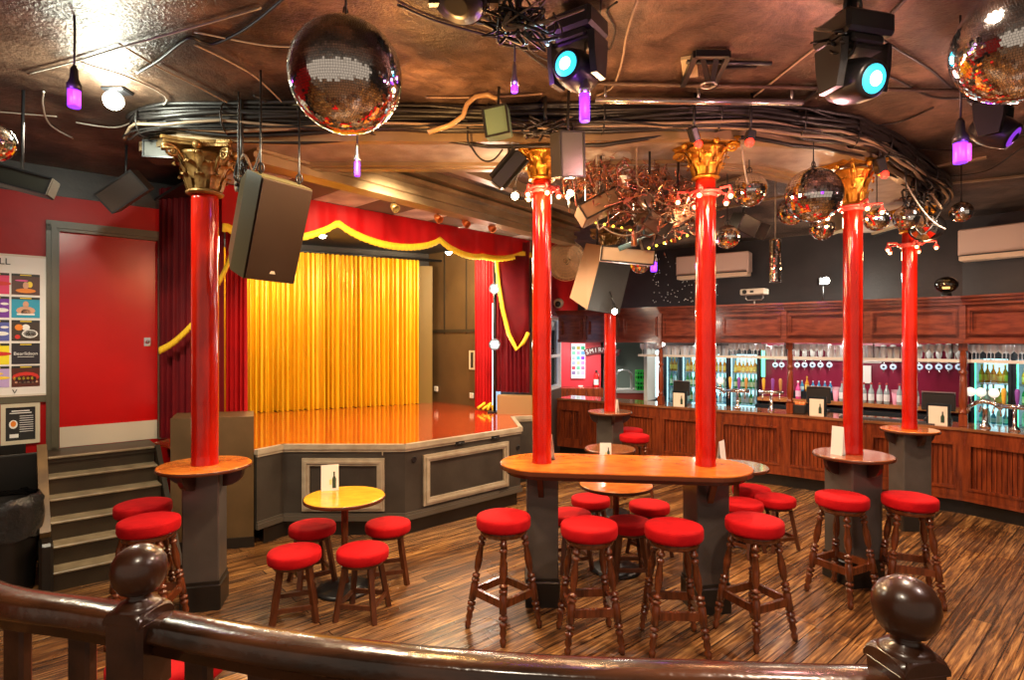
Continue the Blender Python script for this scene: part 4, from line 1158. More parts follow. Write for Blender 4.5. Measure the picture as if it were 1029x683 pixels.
# optics
op = thing('spirit_optic', None, None)
m = M(); m.lathe([(.0, -.012), (.040, -.012), (.042, 0), (.036, .006), (.0, .006)], n=16, a=(0, 0, 0), b=(0, -1, 0)); m.build('optic_badge', em('optic_badge', (.55, .72, .9), .35), op)
m = M(); m.lathe([(0, 0), (.016, 0), (.016, .004), (0, .004)], n=12, a=(0, -.012, 0), b=(0, -1, 0)); m.build('badge_centre', ink_k, op)
m = M(); m.cyl((0, -.0, -.045), (0, 0, -.085), .009, .006); m.build('optic_nozzle', chrome, op)
m = M(); m.cyl((0, 0, .04), (0, 0, .07), .014); m.build('bottle_neck', chrome, op)
m = M(); m.lathe([(.012, .07), (.014, .10), (.034, .15), (.036, .16), (.036, .31), (0, .32)], n=12); m.build('upturned_bottle', mat('clear_spirit', (.55, .6, .6), .08, spec=.8), op)
opx = [779, 785.5, 801, 808.5, 816.5, 824.5, 833.5, 888, 897.5, 924, 933.5, 943.5, 953.5, 963.5]
for i, px in enumerate(opx):
    p, a = hit(px, 1.50); r = p
    z = Zat(366.5 if px < 880 else 368.5, p.y)
    nm = 'spirit optic on the maroon wall, ' + ('left of the middle post' if px < 790 else 'between middle post and near column' if px < 850 else 'between the right columns' if px < 905 else 'right of rightmost column')
    ordn = {779: 'the left one', 785.5: 'the right one', 801: 'first', 808.5: 'second', 816.5: 'third', 824.5: 'fourth', 833.5: 'fifth', 888: 'left one', 897.5: 'right one', 924: 'first', 933.5: 'second', 943.5: 'third', 953.5: 'fourth', 963.5: 'fifth'}[px]
    if i == 0: op.location = (p.x, p.y, z); op.rotation_euler = (0, 0, a); tag(op, nm + ', ' + ordn, 'optic', 'spirit optics on the maroon wall')
    else: dup(op, nm + ', ' + ordn, (p.x, p.y, z), a, 'spirit optics on the maroon wall')
m = M()
for a, b in zip(pl_, pl_[1:]): T, L = segT(a, b); m.T = T; m.box((L / 2, -.10, 1.70), (L, .02, .03))
m.T = Matrix.Identity(4); tag(m.build('optic_rail', steel), 'metal rail carrying the spirit optics on the maroon wall', 'rail')

# bottles
def bottle(name, glassc, label_c, cap_c, h=.24, r=.030, em_=0):
    t = thing(name, None, None)
    m = M(); m.lathe([(r * .9, 0), (r, .006), (r, h * .55), (r * .75, h * .66), (r * .36, h * .76), (r * .33, h * .93), (0, h * .93)], n=12); m.build('bottle_glass', mat('bottle_%s' % name, glassc, .08, spec=.8), t)
    m = M(); m.lathe([(r * 1.03, h * .14), (r * 1.03, h * .46)], n=12, caps=False); m.build('bottle_label', mat('label_%s' % name, label_c, .5), t)
    m = M(); m.cyl((0, 0, h * .90), (0, 0, h), r * .40, n=8); m.build('bottle_cap', mat('cap_%s' % name, cap_c, .4), t)
    return t
kinds = {'amber_beer_bottle': bottle('amber_beer_bottle', (.70, .30, .02), (1, .70, .10), (.9, .7, .1), .235, .029),  # glass and label colours brightened to stand in for the fridge backlight
         'green_beer_bottle': bottle('green_beer_bottle', (.03, .38, .08), (.85, .95, .55), (.1, .5, .2), .24, .029),
         'clear_cider_bottle': bottle('clear_cider_bottle', (.50, .80, .78), (.85, .92, .98), (.1, .35, .8), .24, .029),
         'blue_mixer_bottle': bottle('blue_mixer_bottle', (.03, .30, .60), (.5, .8, .95), (.8, .85, .9), .17, .027),
         'yellow_juice_bottle': bottle('yellow_juice_bottle', (.85, .50, .03), (.95, .8, .2), (.9, .5, .05), .20, .030),
         'spirit_bottle': bottle('spirit_bottle', (.35, .42, .42), (.88, .88, .86), (.5, .05, .05), .30, .038),
         'pink_gin_bottle': bottle('pink_gin_bottle', (.85, .10, .35), (.9, .6, .75), (.9, .9, .9), .28, .038)}
kused = set()
def put(kind, loc, label, group, rz=0, cat_='bottle'):
    k = kinds[kind]
    if kind not in kused:
        kused.add(kind); k.location = loc; k.rotation_euler = (0, 0, rz); tag(k, label, cat_, group); return k
    return dup(k, label, loc, rz, group)
# fridges
fr_em = em('fridge_light', (.50, .90, .95), 1.25)
fr_green = em('fridge_green_light', (.10, .95, .45), 1.6)
blackf = mat('fridge_black', (.012, .018, .022), .25)
def fridge(px0, px1, off, label, where, rows, stripe=None):
    p0, a0 = hit(px0, off); p1, a1 = hit(px1, off)
    T, L = segT(p0, p1)
    t = thing('bottle_fridge', label, 'fridge', (p0.x, p0.y, 0), math.atan2((p1 - p0).y, (p1 - p0).x), 'bottle fridges behind the bar')
    zt, zb = 1.83, .12; D_ = .5; w_ = .035
    m = M(); m.box((L / 2, D_ - .01, .95), (L, .02, 1.72)); m.box((.008, D_ / 2, .95), (.016, D_, 1.72)); m.box((L - .008, D_ / 2, .95), (.016, D_, 1.72)); m.box((L / 2, D_ / 2, 1.82), (L, D_, .05)); m.box((L / 2, D_ / 2, .08), (L, D_, .16)); m.build('cabinet', blackf, t)
    m = M(); m.box((L / 2, D_ - .03, .97), (L - .04, .01, 1.60)); m.build('lit_back', fr_em, t)
    m = M(); m.box((w_ + .0, .035, .97), (.012, .02, 1.55)); m.box((L - w_, .035, .97), (.012, .02, 1.55)); m.build('light_strip', fr_green if stripe else fr_em, t)
    m = M()
    frame(m, 0, L, .16, 1.80, w_, .02, 0); m.build('door_frame', blackf, t)
    m = M(); m.box((L / 2, -.008, .98), (L - .06, .004, 1.58)); m.build('door_glass', pane, t)
    m = M(); m.box((L - .05, -.035, 1.2), (.014, .02, .35)); m.build('door_handle', steel, t)
    for z in (.66, .93, 1.19, 1.45):
        m = M(); m.box((L / 2, .24, z - .006), (L - .04, .40, .010)); m.build('fridge_shelf', steel, t)
    n = max(3, int((L - .08) / .064))
    for (z, kk, rn) in rows:
        for i in range(n):
            x = .055 + (L - .11) * (i + .5) / n
            q = T @ Vector((x, .10, z))
            put(kk[i % len(kk)], q, '%s on the %s shelf of the %s' % (kk[i % len(kk)].replace('_', ' '), rn, where), 'bottles in the bar fridges')
    return t
R1 = [(1.455, ['amber_beer_bottle'], 'top'), (1.195, ['green_beer_bottle', 'clear_cider_bottle', 'green_beer_bottle'], 'second'), (.935, ['clear_cider_bottle', 'blue_mixer_bottle'], 'third')]
R2 = [(1.455, ['yellow_juice_bottle', 'amber_beer_bottle'], 'top'), (1.195, ['green_beer_bottle'], 'second'), (.935, ['clear_cider_bottle', 'green_beer_bottle', 'clear_cider_bottle'], 'third')]
fridge(668, 683, 1.45, 'slim lit bottle fridge farthest left behind the bar', 'farthest left fridge', R1)
fridge(684, 709, 1.45, 'lit bottle fridge left of the long-table column, behind the till', 'fridge behind the till', R2)
fridge(709, 732, 1.45, 'lit bottle fridge just right of the long-table column', 'fridge just right of the long-table column', R1)
fridge(732.5, 763, 1.45, 'lit bottle fridge next to the green light stripe', 'fridge by the green stripe', R2)
R3 = [(1.455, ['amber_beer_bottle', 'amber_beer_bottle', 'amber_beer_bottle', 'yellow_juice_bottle'], 'top'), (1.195, ['green_beer_bottle', 'clear_cider_bottle', 'green_beer_bottle', 'yellow_juice_bottle'], 'second'), (.935, ['blue_mixer_bottle', 'clear_cider_bottle'], 'third')]
fridge(976, 1017, 1.15, 'large lit bottle fridge right of the corner post', 'fridge right of the corner post', R3, True)
fridge(1018, 1062, 1.15, 'lit bottle fridge cut off by the right edge', 'fridge at the right edge', R2, True)
p, a = hit(767, 1.40)
o = M(); o.box((0, 0, 1.62), (.05, .04, .42)); tag(o.build('light_strip', fr_green, None, loc=(p.x, p.y, 0), rot=(0, 0, a)), 'glowing green upright light strip beside the left fridges', 'light')
p, a = hit(661, 1.0)
o = M(); o.box((0, 0, 1.42), (.05, .05, .80)); tag(o.build('light_strip', em('pale_cyan_strip', (.65, .95, 1), 3), None, loc=(p.x, p.y, 0), rot=(0, 0, a)), 'pale glowing upright light strip at the far end of the bar', 'light')
m = M(); p, a = hit(653, .7); m.box((0, 0, 1.50), (.06, .3, 1.0)); tag(m.build('bar_end_panel', mat('pale_end_panel', (.45, .52, .52), .4), None, loc=(p.x, p.y, 0), rot=(0, 0, a)), 'pale upright end panel where the far fridges begin', 'panel')
# spirit bottles on back shelf
for i, (px, k, d_) in enumerate([(802, 'pink_gin_bottle', 'beside the middle bar post'), (846, 'spirit_bottle', 'just left of the thick near column'), (868, 'spirit_bottle', 'just right of the near column, green labelled'), (875.5, 'spirit_bottle', 'second right of the near column'), (884, 'spirit_bottle', 'third right of the near column'), (891, 'spirit_bottle', 'fourth right of the near column'), (904, 'spirit_bottle', 'left edge of the rightmost column'), (920.5, 'spirit_bottle', 'right of rightmost column'), (806, 'blue_mixer_bottle', 'above the left till, first'), (811, 'amber_beer_bottle', 'above the left till'), (817, 'blue_mixer_bottle', 'above the left till, second'), (823, 'blue_mixer_bottle', 'above the left till, third'), (829, 'blue_mixer_bottle', 'above the left till, fourth'), (834.5, 'blue_mixer_bottle', 'above the left till, fifth')]):
    off = 1.40 if px not in (806, 811, 817, 823, 829, 834.5) else 1.5
    p, a = hit(px, off)
    z = 1.085
    if off == 1.5: z = 1.20
    put(k, (p.x, p.y, z), k.replace('_', ' ') + ' on the back shelf ' + d_, 'spirit bottles on the back shelf', a)
p, a = hit(820, 1.5); m = M(); m.box((0, 0, .06), (.62, .14, .115)); tag(m.build('bottle_step', blackf, None, loc=(p.x, p.y, 1.085), rot=(0, 0, a)), 'black riser holding small bottles behind the left till', 'shelf')
for k, (px, lab) in enumerate(((840, 'pink cup stack left of the near column'), (899.5, 'pink cup stack between the two right columns'))):
    p, a = hit(px, 1.42); t = thing('cup_stack', lab, 'cups', (p.x, p.y, 1.085), 0, 'pink cup stacks')
    m = M(); m.lathe([(.030, 0), (.045, .16), (.040, .16)], n=14, caps=False); m.build('cup', mat('pink_cup', (.85, .35, .48), .4), t)
    m = M()
    for q in range(3): m.lathe([(.046, .16 + q * .018), (.049, .17 + q * .018)], n=14, caps=False)
    m.build('cup_rims', mat('pink_cup_rim', (.90, .5, .6), .4), t)
# notice on maroon wall
for px, z0, z1, wd_, lab in ((869, 1.36, 1.62, .16, 'white notice taped on the maroon wall between the columns'), (873, 1.66, 1.75, .32, 'small white strip light above the notice on the maroon wall')):
    p, a = hit(px, 1.58); m = M(); m.box((0, 0, (z0 + z1) / 2), (wd_, .01, z1 - z0)); tag(m.build('wall_notice', white_paper, None, loc=(p.x, p.y, 0), rot=(0, 0, a)), lab, 'notice')
# tills
def till(px, off, z, w_, label, rz=0):
    p, a = hit(px, off); t = thing('till', label, 'till', (p.x, p.y, ZB), a + rz)
    m = M(); m.box((0, 0, .02), (w_ * .8, .26, .04), bev=.008); m.cyl((0, .02, .04), (0, .02, .16), .03); m.build('till_base', black_plastic, t)
    m = M(); m.box((0, .0, .24), (w_, .04, .22), bev=.01); m.build('till_screen', black_plastic, t)
    m = M(); m.box((0, -.022, .36), (w_ * .99, .03, .012)); m.build('top_edge', steel, t)
till(822.5, .47, 0, .30, 'black till screen behind the card holder, near the middle post')
till(943, .47, 0, .34, 'large black till screen left of the corner post')
till(685, .45, 0, .26, 'black till on the far part of the bar')
def holder(px, label, w_=.17, h_=.22):
    p, a = hit(px, .10); t = thing('card_holder', label, 'card holder', (p.x, p.y, ZB), a, 'drinks card holders on the bar')
    m = M(); m.box((0, .03, h_ / 2 + .01), (w_ + .05, .05, h_ + .04), bev=.006); m.build('black_back', blackf, t)
    m = M(); m.box((-.005, .0, h_ / 2), (w_, .006, h_)); m.build('card_sheet', mat('warm_white_card', (.80, .68, .55), .5), t)
    m = M(); x = w_ * .22
    m.poly([(x - .018, -.006, .03), (x + .018, -.006, .03), (x + .018, -.006, .10), (x + .007, -.006, .125), (x + .007, -.006, .16), (x - .007, -.006, .16), (x - .007, -.006, .125), (x - .018, -.006, .10)])
    m.build('printed_bottle', bottle_ink, t, recalc=False)
holder(821, 'card holder with a printed bottle, right of the middle bar post')
holder(943, 'card holder with a printed bottle, left of the corner post', .18, .22)
holder(682.5, 'small card holder on the far part of the bar left of the long-table column', .17, .20)
# beer taps
def tap(px, off, label, kind=0, sc=1):
    p, a = hit(px, off); t = thing('beer_tap', label, 'beer tap', (p.x, p.y, ZB), a, 'beer taps on the bar', sc)
    if kind == 0:
        m = M(); m.lathe([(.05, 0), (.045, .02), (.022, .05), (.020, .24)], n=14); m.build('tap_column', chrome, t)
        m = M(); m.cyl((-.16, 0, .26), (.16, 0, .26), .028); m.build('tap_bar', chrome, t)
        for k, x in enumerate((-.10, .02, .12)):
            m = M(); m.cyl((x, -.02, .26), (x, -.08, .22), .009); m.cyl((x, -.08, .22), (x, -.085, .15), .008); m.build('spout', chrome, t)
            m = M(); m.lathe([(.010, .28), (.018, .33), (.024, .43), (.014, .46)], n=10, c=(x, 0, 0)); m.build('tap_handle', mat('tap_handle_%d' % k, [(.75, .45, .05), (.25, .08, .45), (.55, .3, .1)][k], .3), t)
    else:
        m = M(); m.lathe([(.055, 0), (.05, .02), (.028, .06), (.026, .20), (.04, .22)], n=14); m.build('tap_column', chrome, t)
        m = M(); m.tube([(-.16, 0, .22), (-.08, 0, .28), (0, 0, .30), (.08, 0, .28), (.16, 0, .22)], .026, 8); m.build('tap_bar', chrome, t)
        for k, x in enumerate((-.13, -.03, .09)):
            m = M(); m.cyl((x, -.02, .24), (x, -.07, .18), .01); m.cyl((x, 0, .26), (x, -.02, .36), .008); m.build('spout', chrome, t)
            m = M(); m.lathe([(0, -.010), (.05, -.010), (.052, 0), (0, .006)], n=20, a=(x, -.03, .40), b=(x, -1, .42)); m.build('tap_badge', em('tap_badge', (1, .95, .85), .5), t)
tap(775, .28, 'beer tap with gold and purple handles left of the middle post', 0)
tap(741, .28, 'beer tap in front of the left fridges', 0)
tap(718, .28, 'beer tap with round pale badges next to the long-table column', 1)
tap(990, .26, 'chrome beer tap with round white badges by the right fridge', 1)
tap(1020, .26, 'dark beer tap font at the right edge of the bar', 0)
# small bar caddy
p, a = hit(804, .2); t = thing('bar_caddy', 'small black caddy with orange fruit beside the middle post', 'caddy', (p.x, p.y, ZB), a)
m = M(); m.box((0, 0, .06), (.16, .14, .12), bev=.01); m.build('caddy_box', black_plastic, t)
m = M(); [m.ball((x, 0, .13), .03, 10, 6) for x in (-.04, .0, .04)]; m.build('fruit_pieces', mat('orange_fruit', (.85, .22, .05), .4), t)
# bar runner mats
p, a = hit(890, .18); m = M(); m.box((0, 0, .006), (1.0, .2, .012)); tag(m.build('bar_mat', mat('bar_mat_black', (.03, .03, .035), .6), None, loc=(p.x, p.y, ZB), rot=(0, 0, a)), 'black drip mat along the bar between the two right columns', 'mat')
# far left bar corner: return counter, poster, sign, extinguisher, crates
po = thing('events_poster', 'distant white events poster on the cloakroom red wall', 'poster')
m = M(); Y = 12.66; x0, x1 = Xat(574, Y), Xat(588, Y); z0, z1 = Zat(380, Y), Zat(345, Y)
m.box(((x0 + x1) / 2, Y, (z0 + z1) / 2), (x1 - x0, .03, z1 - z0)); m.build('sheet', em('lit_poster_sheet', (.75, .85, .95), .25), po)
rp = random.Random(3)
for i in range(6):
    for j in range(3):
        m = M(); m.box((x0 + (x1 - x0) * (j + .5) / 3, Y - .018, z1 - (z1 - z0) * (i + .9) / 7), ((x1 - x0) * .26, .006, (z1 - z0) * .10))
        m.build('poster_picture', mat('mini_pic%d' % (i * 3 + j), (rp.random() * .6, rp.random() * .5, rp.random() * .7), .5), po)
sg2 = thing('arched_sign', 'dark red arched sign with white capitals on the cloakroom wall', 'sign')
m = M(); ys = 12.64; cx_ = Xat(605, ys); rr_ = 1.1; zc_ = Zat(351.5, ys) - rr_
n = 20; A = []; 
for i in range(n + 1):
    th = PI / 2 + .36 - .72 * i / n
    A.append((th))
for th0, th1 in zip(A, A[1:]):
    q = [(cx_ + r_ * math.cos(th), ys, zc_ + r_ * math.sin(th)) for r_, th in ((rr_ - .075, th0), (rr_ - .075, th1), (rr_ + .075, th1), (rr_ + .075, th0))]
    f0 = [m.vert(v_) for v_ in q]; f1 = [m.vert((v_[0], v_[1] + .03, v_[2])) for v_ in q]
    m.face(f0); m.face(f1[::-1]); m.face([f0[0], f0[1], f1[1], f1[0]]); m.face([f0[2], f0[3], f1[3], f1[2]])
m.build('sign_board', mat('sign_dark_red', (.12, .01, .015), .4), sg2, recalc=True)
for i, ch in enumerate('SMIRNOFF'):
    th = PI / 2 + .30 - .60 * i / 7
    text('sign_letter', ch, .135, ink_w, sg2, (cx_ + rr_ * math.cos(th), ys - .006, zc_ + rr_ * math.sin(th)), (R(90), -(th - PI / 2), 0), squash=.9)
fe = thing('fire_extinguisher', 'red fire extinguisher on the cloakroom wall beside the far column', 'fire extinguisher', P(599, 391, 12.5))
m = M(); m.lathe([(.05, 0), (.055, .02), (.055, .30), (.03, .36), (.015, .38)], n=14); m.build('cylinder_body', mat('extinguisher_red', (.7, .01, .01), .25), fe)
m = M(); m.box((0, -.03, .40), (.05, .10, .03)); m.tube([(0, -.05, .38), (.06, -.05, .33), (.06, -.04, .15)], .01); m.build('valve_hose', black_plastic, fe)
m = M(); m.lathe([(.056, .10), (.056, .22)], n=14, caps=False); m.build('body_label', white_paper, fe)
for i, (px, py, w_, h_, lab) in enumerate(((599.5, 377, .10, .07, 'white safety sign above the fire extinguisher'), (583.5, 390, .10, .13, 'small white notice below the distant events poster'))):
    m = M(); m.box(tuple(P(px, py, 12.66)), (w_, .02, h_)); tag(m.build('wall_notice', white_paper), lab, 'notice')
t = thing('wall_vase', 'small posy of orange and white flowers on the cloakroom counter', 'flowers', P(584.5, 399, 12.2))
m = M(); m.lathe([(.04, 0), (.05, .05), (.03, .09)], n=10); m.build('vase', mat('vase_red', (.4, .02, .02), .3), t)
m = M(); [m.ball((rp.uniform(-.07, .07), rp.uniform(-.03, .03), .11 + rp.random() * .09), .022, 8, 5) for _ in range(9)]; m.build('flower_heads', mat('flower_orange', (.9, .3, .15), .5), t)
ct = thing('back_counter', 'pale steel worktop with red front beyond the far bar end', 'counter')
m = M(); m.box((Xat(636, 11.6), 11.7, .97), (.75, .6, .05)); m.build('worktop', mat('pale_worktop', (.55, .55, .52), .25), ct)
m = M(); m.box((Xat(636, 11.6), 11.72, .48), (.72, .55, .94)); m.build('cabinet', mat('counter_red_front', (.35, .05, .03), .4), ct)
m = M(); m.box((1.45, 12.3, .49), (.95, .5, .98)); tag(m.build('cloakroom_counter', wood_bar), 'dark wooden counter below the cloakroom red wall', 'counter')
green_pl = mat('green_crate_plastic', (.02, .62, .05), .35)
t0 = None
for i, (px, k) in enumerate(((643.5, 0), (643.5, 1), (652, 0), (652, 1))):
    p = P(px, 392, 11.5); lab = 'green plastic bottle crate, %s of the %s stack' % (('bottom', 'top')[k], 'left' if px < 650 else 'right')
    if t0 is None:
        t0 = thing('bottle_crate', lab, 'crate', (p.x, p.y, .995), 0, 'green bottle crates'); w_ = .165; hh = .20
        m = M()
        for z in (.012, .10, .188): frame(m, -w_ / 2, w_ / 2, z - .014, z + .014, .008, .01, -.07); m.box((0, -.075, z), (w_, .012, .024)); m.box((0, .075, z), (w_, .012, .024))
        for z in (.012, .10, .188): m.box((-w_ / 2, 0, z), (.01, .15, .024)); m.box((w_ / 2, 0, z), (.01, .15, .024))
        for x in (-w_ / 2, -w_ / 6, w_ / 6, w_ / 2):
            m.box((x, -.075, .1), (.012, .012, .19)); m.box((x, .075, .1), (.012, .012, .19))
        m.build('crate_frame', green_pl, t0)
        m = M(); m.box((0, 0, .008), (w_, .15, .012)); [m.cyl((x, y, .015), (x, y, .15), .022, n=8) for x in (-.05, 0, .05) for y in (-.04, .04)]; m.build('crate_bottles', mat('dark_green_glass', (.01, .15, .03), .15), t0)
    else: dup(t0, lab, (p.x, p.y, .995 + k * .205), 0)
t = thing('drying_rack', 'grey curved wire rack on the pale worktop beyond the bar', 'rack', P(628, 394, 11.5))
m = M()
for q in range(5): m.tube([(-.16, q * .05, 0), (-.16, q * .05, .36), (-.08, q * .05, .44), (.08, q * .05, .44), (.15, q * .05, .36), (.15, q * .05, 0)], .006, 5)
m.build('wire_hoops', steel, t)
m = M(); m.box((0, .1, .01), (.34, .26, .02)); m.build('rack_base', steel, t)

# things standing on top of the canopy and on the wall above
def wall_lamp(px, py, off, label, energy, aimp):
    p, a = hit(px, off); z = Zat(py, p.y)
    t = thing('flood_lamp', label, 'lamp', (p.x, p.y, z), 0)
    m = M(); m.ball((0, 0, 0), .045, 14, 10); m.build('lamp_bulb', bulb_hot, t)
    m = M(); m.box((0, .075, 0), (.14, .06, .11), bev=.01); m.cyl((0, .07, -.05), (0, .07, ZN1 - z), .012); m.build('lamp_housing', black_metal, t)
    lamp('flood_light', 'POINT', Vector((p.x, p.y - .12, z)), energy, (1, .95, .80), .05)
wall_lamp(830, 282, .40, 'bright white flood lamp on top of the canopy beside the near thick column', 22, None)
b = P(617.5, 313, 6.90); t = thing('clip_lamp', 'small glaring lamp clipped below the far hanging loudspeaker', 'lamp', b)
m = M(); m.ball((0, 0, 0), .034, 14, 10); m.build('lamp_bulb', bulb_hot, t)
m = M(); m.cyl((0, .03, .01), (.02, .14, .10), .016); m.tube([(.02, .14, .10), (.0, .2, .2), (-.02, .3, .30)], .010); m.build('clip_arm', black_metal, t)
lamp('clip_lamp_light', 'POINT', b + Vector((0, -.12, -.03)), 7, (1, .95, .8), .04)
p, a = hit(758, .30); t = thing('small_projector', 'small white projector on a bracket on top of the canopy', 'projector', (p.x, p.y, ZN1), a - .15)
m = M(); m.box((0, 0, .19), (.34, .20, .085), bev=.012); m.build('projector_body', white_plastic, t)
m = M(); m.tube([(-.12, 0, .145), (-.12, 0, .10), (-.10, 0, .075), (.10, 0, .075), (.12, 0, .10), (.12, 0, .145)], .010); m.cyl((0, 0, 0), (0, 0, .08), .012); m.build('bracket', steel, t)
m = M(); m.cyl((-.10, -.10, .19), (-.10, -.115, .19), .03); m.build('lens', black_plastic, t)
m = M(); m.box((-.0, -.101, .19), (.05, .004, .03)); m.build('control_panel', black_plastic, t)
p, a = hit(951, .28); t = thing('dome_lamp', 'smoked dome lamp with a warm light on the canopy, below the right air conditioner', 'lamp', (p.x, p.y, ZN1), a)
m = M(); m.ball((0, 0, .16), .12, 20, 12, .8); m.build('dome_shell', thin_glass('smoked_dome', (.35, .28, .2), .12), t)
m = M(); m.cyl((0, 0, 0), (0, 0, .06), .06, .05); m.box((0, 0, .15), (.09, .06, .07)); m.build('dome_base', black_metal, t)
m = M(); m.box((0, -.04, .12), (.07, .02, .025)); m.build('warm_element', bulb_warm, t)
for px, off, w_, h_, lab in ((752, 1.5, .30, .10, 'small cream box on the dark wall above the left part of the canopy'),):
    pass
# air conditioners
def aircon(px0, px1, py0, py1, off, label):
    p0, a0 = hit(px0, off); p1, a1 = hit(px1, off); L = (p1 - p0).length
    z1, z0 = Zat(py0, p0.y), Zat(py1, p0.y); h = z1 - z0
    t = thing('air_conditioner', label, 'air conditioner', (p0.x, p0.y, z0), math.atan2((p1 - p0).y, (p1 - p0).x))
    cr_ = mat('cream_pinkish_plastic', (.60, .38, .28), .35)
    m = M(); m.box((L / 2, .14, h * .60), (L, .26, h * .80), bev=.015); m.build('casing', cr_, t)
    m = M(); m.box((L / 2, .12, h * .13), (L * .98, .22, h * .16), bev=.01); m.build('vent_flap', mat('cream_vent', (.70, .45, .28), .3), t)
    m = M(); m.box((L / 2, -.0, h * .20), (L * .96, .02, h * .03)); m.build('vent_slot', black_plastic, t)
aircon(962, 1062, 231, 264, 1.35, 'large cream air conditioner at the upper right')
aircon(679, 752, 258, 282, 1.45, 'cream air conditioner behind the long-table column')
# studded dots on the dark wall
m = M(); rd_ = random.Random(9)
for i in range(110):
    px, py = rd_.uniform(656, 722), rd_.uniform(258, 304)
    k = (px - CX) / FPX; a0, b0 = Vector(BW[0]), Vector(BW[1]); d = b0 - a0; tt = (k * a0.y - a0.x) / (d.x - k * d.y); q = a0 + d * tt
    nn = Vector((d.y, -d.x)).normalized(); q = q + nn * .012; m.ball((q.x, q.y, Zat(py, q.y)), .010, 6, 4)
o = m.build('star_studs', mat('pale_stud', (.6, .58, .5), .4)); tag(o, 'tiny pale studs scattered on the dark wall above the canopy', 'studs', kind='stuff')
# fan and camera on red wall
a = P(569, 262, 8.6); t = thing('wall_fan', 'round wire cage fan glowing gold high on the red wall', 'fan', a, (0, 0, 0))
dfan = Vector((-.25, -1, -.1)).normalized()
m = M()
for k in range(1, 8): 
    rr_ = .30 * k / 7
    X_ = dfan.orthogonal().normalized(); Y_ = dfan.cross(X_)
    m.tube([X_ * (rr_ * math.cos(q * PI / 12)) + Y_ * (rr_ * math.sin(q * PI / 12)) + dfan * (.06 * (1 - (k / 7) ** 2)) for q in range(24)], .005, 5, closed=True)
for q in range(20):
    c_ = X_ * math.cos(q * PI / 10) + Y_ * math.sin(q * PI / 10); m.tube([dfan * .06, c_ * .15 + dfan * .05, c_ * .27 + dfan * .01, c_ * .30, c_ * .24 - dfan * .09], .004, 4)
m.build('cage', mat('brass_cage', (.85, .66, .40), .3, .5), t)
m = M()
for q in range(4):
    th = q * PI / 2 + .3; c_ = X_ * math.cos(th) + Y_ * math.sin(th); s_ = X_ * -math.sin(th) + Y_ * math.cos(th)
    m.poly([c_ * .04 - s_ * .03 - dfan * .02, c_ * .24 - s_ * .10 - dfan * .035, c_ * .26 + s_ * .04 + dfan * .0, c_ * .04 + s_ * .03])
m.lathe([(.05, -.10), (.16, -.09), (.26, -.05), (.285, -.01)], n=28, a=(0, 0, 0), b=dfan, caps=False); m.build('fan_blades', mat('fan_blade', (.75, .60, .42), .3), t)
m = M(); m.cyl(-dfan * .16, dfan * .01, .06, .05); m.tube([-dfan * .14, -dfan * .18 + Vector((.1, .1, .18)), Vector((.18, .3, .25))], .02); m.build('motor', black_metal, t)
a = P(561, 305, 9.75); t = thing('dome_camera', 'white dome security camera on the red wall beside the left long-table column', 'camera', a)
dd_ = Vector((-.3, -1, -.3)).normalized()
m = M(); m.lathe([(.085, -.06), (.085, -.02), (.07, .01), (.055, .02)], n=20, a=(0, 0, 0), b=dd_); m.build('camera_housing', white_plastic, t)
m = M(); m.ball(dd_ * .03, .05, 14, 10); m.build('camera_dome', black_plastic, t)
# ================================================================= HANGING GEAR
def ceil_pt(px, py, z=3.685):
    Y = FPX * (z - H) / (CY - py); return Vector((Xat(px, Y), Y, z))
def ball_mesh(r, rows, seed=1):
    m = M(); rnd = random.Random(seed)
    for j in range(rows):
        p0 = PI * j / rows; p1 = PI * (j + 1) / rows; pm = (p0 + p1) / 2
        n = max(5, int(round(2 * PI * math.sin(pm) * rows / PI)))
        g0 = (p1 - p0) * .05
        sh = rnd.random()
        for i in range(n):
            a0 = 2 * PI * (i + sh) / n; a1 = 2 * PI * (i + 1 + sh) / n; g = (a1 - a0) * .05
            c = []
            for p_, a_ in ((p0 + g0, a0 + g), (p1 - g0, a0 + g), (p1 - g0, a1 - g), (p0 + g0, a1 - g)):
                c.append(Vector((math.sin(p_) * math.cos(a_), math.sin(p_) * math.sin(a_), math.cos(p_))) * r)
            am = (a0 + a1) / 2; nn = Vector((math.sin(pm) * math.cos(am), math.sin(pm) * math.sin(am), math.cos(pm)))
            t1 = (c[1] - c[0]).normalized(); t2 = nn.cross(t1); ctr = sum(c, Vector()) / 4
            u, v = rnd.gauss(0, .018), rnd.gauss(0, .018)
            m.face([m.vert(q + nn * ((q - ctr).dot(t1) * u + (q - ctr).dot(t2) * v + .001)) for q in c], False)
    return m
mbs = {}
